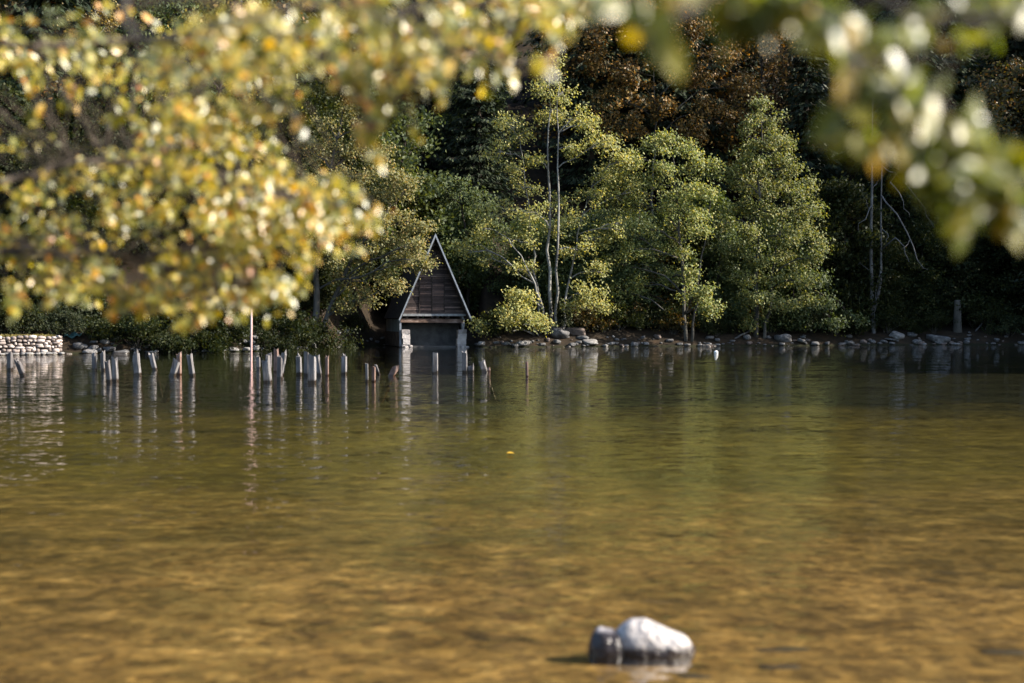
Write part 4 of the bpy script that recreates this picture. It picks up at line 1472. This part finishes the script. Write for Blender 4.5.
big_rock('boulder', (651, 650), 655, [(-.185, .05), (-.17, .10), (-.14, .125), (-.09, .145), (-.03, .138), (.05, .112), (.12, .088), (.17, .063), (.2, .035)], .24, 'white_boulder',
         'smooth white boulder sloping down to the right, resting in the shallows', 3.1)
big_rock('boulder', (603, 651), 655, [(-.075, .03), (-.055, .085), (-.01, .108), (.05, .10), (.09, .07), (.11, .03)], .19, 'dark_boulder',
         'small dark wet stone with a pale cap against the left end of the white boulder', 7.7)
for (px, py, s, lab) in [(782, 637, .07, 'dark flat stone just under the surface right of the white boulder'), (780, 658, .06, 'dark sunken stone below and right of the white boulder'),
                         (694, 668, .05, 'small dark sunken stone at the lower right of the white boulder'), (1004, 642, .06, 'dark sunken stone near the lower right corner')]:
    c = on_water(px, py)
    o = bpy.data.objects.new('sunken_stone', rock_mesh(px * .01, .35, .3))
    o.data.materials.append(M['sunken_rock'])
    COL.objects.link(o)
    o.location = (c.x, c.y, gz(c.x, c.y) - .004)
    o.scale = (s * 1.9, s, s * .7)
    tag(o, lab, 'stone')

# floating leaf and white float
c = on_water(510, 455)
mb = MB()
mb.add([(-.06, 0, .012), (-.02, -.035, .02), (.04, -.03, .018), (.075, 0, .012), (.04, .035, .02), (-.02, .04, .022), (.01, 0, .008)], [(0, 1, 6), (1, 2, 6), (2, 3, 6), (3, 4, 6), (4, 5, 6), (5, 0, 6)])
o = mb.build('floating_leaf', M['float_leaf'])
o.location = (c.x, c.y, .004)
o.scale = (.7, 1.2, 1.2)
tag(o, 'yellow leaf floating on the open water mid lake', 'leaf')
c = on_water(716, 353)
bm = bmesh.new()
bmesh.ops.create_uvsphere(bm, u_segments=16, v_segments=10, radius=.09)
me = bpy.data.meshes.new('mooring_float')
bm.to_mesh(me)
bm.free()
o = link('mooring_float', me, M['float_white'], None, True)
o.location = (c.x, c.y, .04)
o.scale = (1.1, 1, .8)
tag(o, 'tiny white float on the water near the far shore', 'float')

# ------------------------------------------------------------------ foreground trees with overhanging boughs
LEAF_V = np.array([[0, 0, 0], [.33, 0, -.05], [.66, 0, -.06], [1, 0, -.14], [.28, .30, .05], [.64, .25, .02], [.28, -.30, .05], [.64, -.25, .02]])
LEAF_F = np.array([[0, 6, 1, 1], [0, 1, 4, 4], [6, 7, 2, 1], [1, 2, 5, 4], [7, 3, 2, 2], [2, 3, 5, 5]])


def near_leaves_mesh(name, base, D, N, L):
    """folded ovate leaves: base points, direction, normal, length"""
    n = len(base)
    D = norm(D)
    N = norm(N - D * np.sum(N * D, 1, keepdims=True))
    B = np.cross(N, D)
    V_ = (base[:, None, :] + LEAF_V[None, :, 0:1] * D[:, None, :] * L[:, None, None] + LEAF_V[None, :, 1:2] * B[:, None, :] * L[:, None, None] + LEAF_V[None, :, 2:3] * N[:, None, :] * L[:, None, None])
    V_ = V_.reshape(-1, 3)
    tris = np.array([[0, 6, 1], [0, 1, 4], [6, 7, 1], [7, 2, 1], [1, 2, 5], [1, 5, 4], [7, 3, 2], [2, 3, 5]])
    F_ = (tris[None] + (np.arange(n) * 8)[:, None, None]).reshape(-1, 3)
    return poly_mesh(name, V_, F_)


def bough_tree(name, label, trunk, limbs, twigs, leafm, leafL, per, seed):
    """trunk: world polyline+radii; limbs: world polylines; twigs: list of (start point, tip point)"""
    base = Vector(trunk[0][0])
    root = empty(name, base)
    tag(root, label, 'tree')
    b0 = np.array(base)
    tb = MB()
    P = smooth_path([np.array(p) - b0 for p in trunk[0]], 14)
    tb.tube(P, np.linspace(trunk[1], trunk[1] * .45, 14), 12)
    tb.build('trunk', M['near_bark'], root, True)
    lb_ = MB()
    limb_pts = []
    for pts, r in limbs:
        Q = smooth_path(pts, 18)
        Q[1:-1] += rng.normal(size=(16, 3)) * r * .5
        limb_pts.append(Q)
        lb_.tube(Q - b0, np.linspace(r, max(.004, r * .2), 18), 8)
    allp = np.concatenate(limb_pts)
    bases, Ds, Ns = [], [], []
    for tip, spread in twigs:
        spread = spread * .78
        tip = np.array(tip)
        d = np.linalg.norm((allp - tip) * np.array([1, 2.5, 1.3]), axis=1) + rng.uniform(0, .15, len(allp))
        st = allp[int(np.argmin(d))]
        if np.linalg.norm(st - tip) > .12:
            pth = crooked(st, tip, 6, .05, .06)
            lb_.tube(pth - b0, np.linspace(.0026, .0012, 6), 4, False)
        tw = tip + rng.normal(size=3) * np.array([1, 1, .55]) * spread
        tw[2] -= spread * .35
        p2 = crooked(tip, tw, 5, .05)
        lb_.tube(p2 - b0, np.linspace(.0012, .0007, 5), 3, False)
        n = int(per * rng.uniform(.7, 1.3))
        f = rng.random(n)
        q = tip + (tw - tip) * f[:, None] + rng.normal(size=(n, 3)) * spread * .16
        bases.append(q)
        Ds.append(rng.normal(size=(n, 3)) * .8 + (tw - tip) / max(1e-6, np.linalg.norm(tw - tip)) + np.array([0, 0, -.45]))
        Ns.append(rng.normal(size=(n, 3)) * .34 + np.array([.50, -.70, .46]))
    lb_.build('boughs', M['near_bark'], root, True)
    bases = np.concatenate(bases)
    Ds = np.concatenate(Ds)
    Ns = np.concatenate(Ns)
    L = leafL * rng.uniform(.55, 1.35, len(bases))
    me = near_leaves_mesh('crown', bases - b0, Ds, Ns, L)
    link('crown', me, leafm, root)
    print(name, 'leaves', len(bases))
    return root


def sample(ells):
    T = []
    for (cx, cy, rx, ry, n, y0, y1, spr) in ells:
        for _ in range(n):
            a = rng.uniform(0, 6.283)
            r = math.sqrt(rng.random())
            Y = rng.uniform(y0, y1)
            T.append((at(cx + math.cos(a) * rx * r, cy + math.sin(a) * ry * r, Y), spr))
    return T


LEFT = [(205, 185, 105, 72, 104, 4.3, 5.3, .12), (262, 215, 78, 40, 88, 4.3, 5.2, .11), (340, 210, 44, 16, 26, 4.1, 4.8, .08), (190, 276, 85, 28, 54, 4.3, 5.4, .10), (150, 302, 16, 10, 6, 4.2, 4.6, .05), (185, 312, 14, 10, 7, 4.2, 4.6, .05),
        (265, 290, 26, 24, 16, 4.2, 4.8, .08), (60, 285, 30, 14, 9, 4.2, 4.8, .06), (330, 180, 18, 14, 5, 4.2, 4.6, .07), (115, 290, 20, 12, 6, 4.2, 4.8, .06), (10, 290, 16, 12, 5, 4.2, 4.8, .06),
        (60, 250, 60, 30, 36, 4.2, 5.6, .11), (20, 210, 40, 45, 20, 4.2, 5.4, .12), (110, 175, 45, 42, 20, 4.2, 5.4, .12), (130, 45, 150, 40, 52, 4.0, 5.6, .12), (20, 40, 40, 45, 12, 4.2, 5.4, .12),
        (300, 35, 130, 36, 70, 3.3, 4.1, .11), (440, 42, 58, 20, 26, 3.3, 4.0, .09), (515, 10, 75, 10, 26, 3.3, 4.0, .08), (390, 78, 52, 14, 15, 3.3, 4.0, .08), (376, 128, 10, 22, 7, 3.4, 3.8, .045), (505, 48, 18, 10, 5, 3.4, 3.9, .06),
        (250, 105, 55, 26, 20, 3.6, 4.4, .11), (15, 150, 25, 45, 5, 4.2, 5.4, .12), (190, 115, 55, 30, 18, 3.8, 4.6, .11),
        (400, 6, 140, 6, 8, 2.4, 2.7, .06), (140, 42, 24, 8, 1, 2.2, 2.4, .04), (525, 74, 8, 6, 1, 2.3, 2.4, .025), (400, 66, 14, 8, 1, 2.4, 2.5, .03),
        # crown above the frame
        (-40, -120, 220, 60, 26, 3.9, 4.7, .2), (-260, 60, 150, 200, 50, 3.6, 4.8, .2)]
tips = sample(LEFT)
Zt = gz(-2.5, 3.0)
bough_tree('birch_tree', 'sunlit near tree whose yellow and green leafy boughs hang over the left of the view',
           ([(-2.5, 3.0, Zt - .2), (-2.45, 3.05, 1.2), (-2.35, 3.1, 2.4), (-2.3, 3.2, 3.6), (-2.1, 3.3, 4.6)], .14),
           [([(-2.4, 3.1, 1.9), at(-60, 190, 4.0), at(90, 160, 4.8), at(215, 180, 4.8), at(330, 205, 4.6)], .010),
            ([(-2.35, 3.1, 2.3), at(-20, 40, 4.0), at(150, 40, 4.3), at(300, 30, 3.8), at(450, 36, 3.7), at(530, 12, 3.7)], .011),
            ([(-2.42, 3.05, 1.6), at(-40, 250, 4.2), at(80, 250, 4.8), at(190, 270, 4.8), at(262, 285, 4.6)], .008),
            ([(-2.3, 3.2, 2.9), at(60, -90, 4.2), at(260, -60, 4.2), at(420, -10, 4.0), at(570, 0, 3.7)], .015),
            ([at(300, 30, 3.8), at(345, 80, 3.7), at(374, 138, 3.6)], .006),
            ([at(60, -90, 4.2), at(120, -20, 3.0), at(150, 40, 2.2), at(340, 5, 2.3), at(525, 70, 2.3)], .006)],
           tips, M['near_leaf'], .031, 13, 1)

RIGHT = [(890, 30, 60, 24, 8, 1.9, 2.3, .06), (905, 80, 34, 26, 6, 1.9, 2.3, .055), (935, 118, 28, 24, 6, 1.9, 2.3, .05), (960, 155, 26, 28, 9, 1.9, 2.2, .045), (985, 192, 16, 22, 7, 1.9, 2.2, .035), (882, 130, 14, 16, 3, 1.9, 2.1, .035),
         (700, 2, 110, 8, 8, 1.7, 2.0, .045), (800, 8, 50, 12, 6, 1.7, 2.0, .05), (655, 34, 8, 8, 1, 1.6, 1.7, .02), (850, 118, 8, 8, 1, 1.9, 2.0, .02), (900, 165, 10, 10, 1, 1.9, 2.0, .03), (1005, 5, 30, 14, 4, 1.7, 2.1, .05),
         (760, -110, 200, 40, 8, 1.7, 2.3, .12)]
tips = sample(RIGHT)
Zt = gz(1.9, 2.6)
bough_tree('lime_tree', 'nearest tree, its green and white-glinting drooping bough hanging blurred at upper right',
           ([(1.9, 2.6, Zt - .2), (1.88, 2.6, 1.2), (1.8, 2.55, 2.4), (1.7, 2.5, 3.4)], .11),
           [([(1.82, 2.55, 2.3), (1.2, 2.2, 2.5), at(820, -60, 2.1), at(862, 75, 2.1), at(925, 118, 2.07), at(965, 160, 2.05), at(992, 210, 2.05)], .012),
            ([(1.2, 2.2, 2.5), at(900, -110, 1.8), at(760, -40, 1.7), at(690, 5, 1.65), at(640, 40, 1.6)], .009),
            ([at(820, -60, 1.8), at(900, 10, 1.75), at(960, 20, 1.75), at(1010, 15, 1.75)], .006)],
           tips, M['near_green_leaf'], .045, 10, 2)

# ------------------------------------------------------------------ render settings
scene.render.engine = 'CYCLES'
cy = scene.cycles
cy.use_denoising = True
try:
    cy.denoiser = 'OPENIMAGEDENOISE'
except Exception:
    pass
cy.max_bounces = 8
cy.diffuse_bounces = 3
cy.glossy_bounces = 3
cy.transmission_bounces = 4
cy.transparent_max_bounces = 8
cy.sample_clamp_indirect = 6
cy.sample_clamp_direct = 30
cy.caustics_reflective = False
cy.caustics_refractive = False
scene.view_settings.view_transform = 'Standard'
scene.view_settings.look = 'None'
scene.view_settings.exposure = 1.6
scene.view_settings.gamma = 1
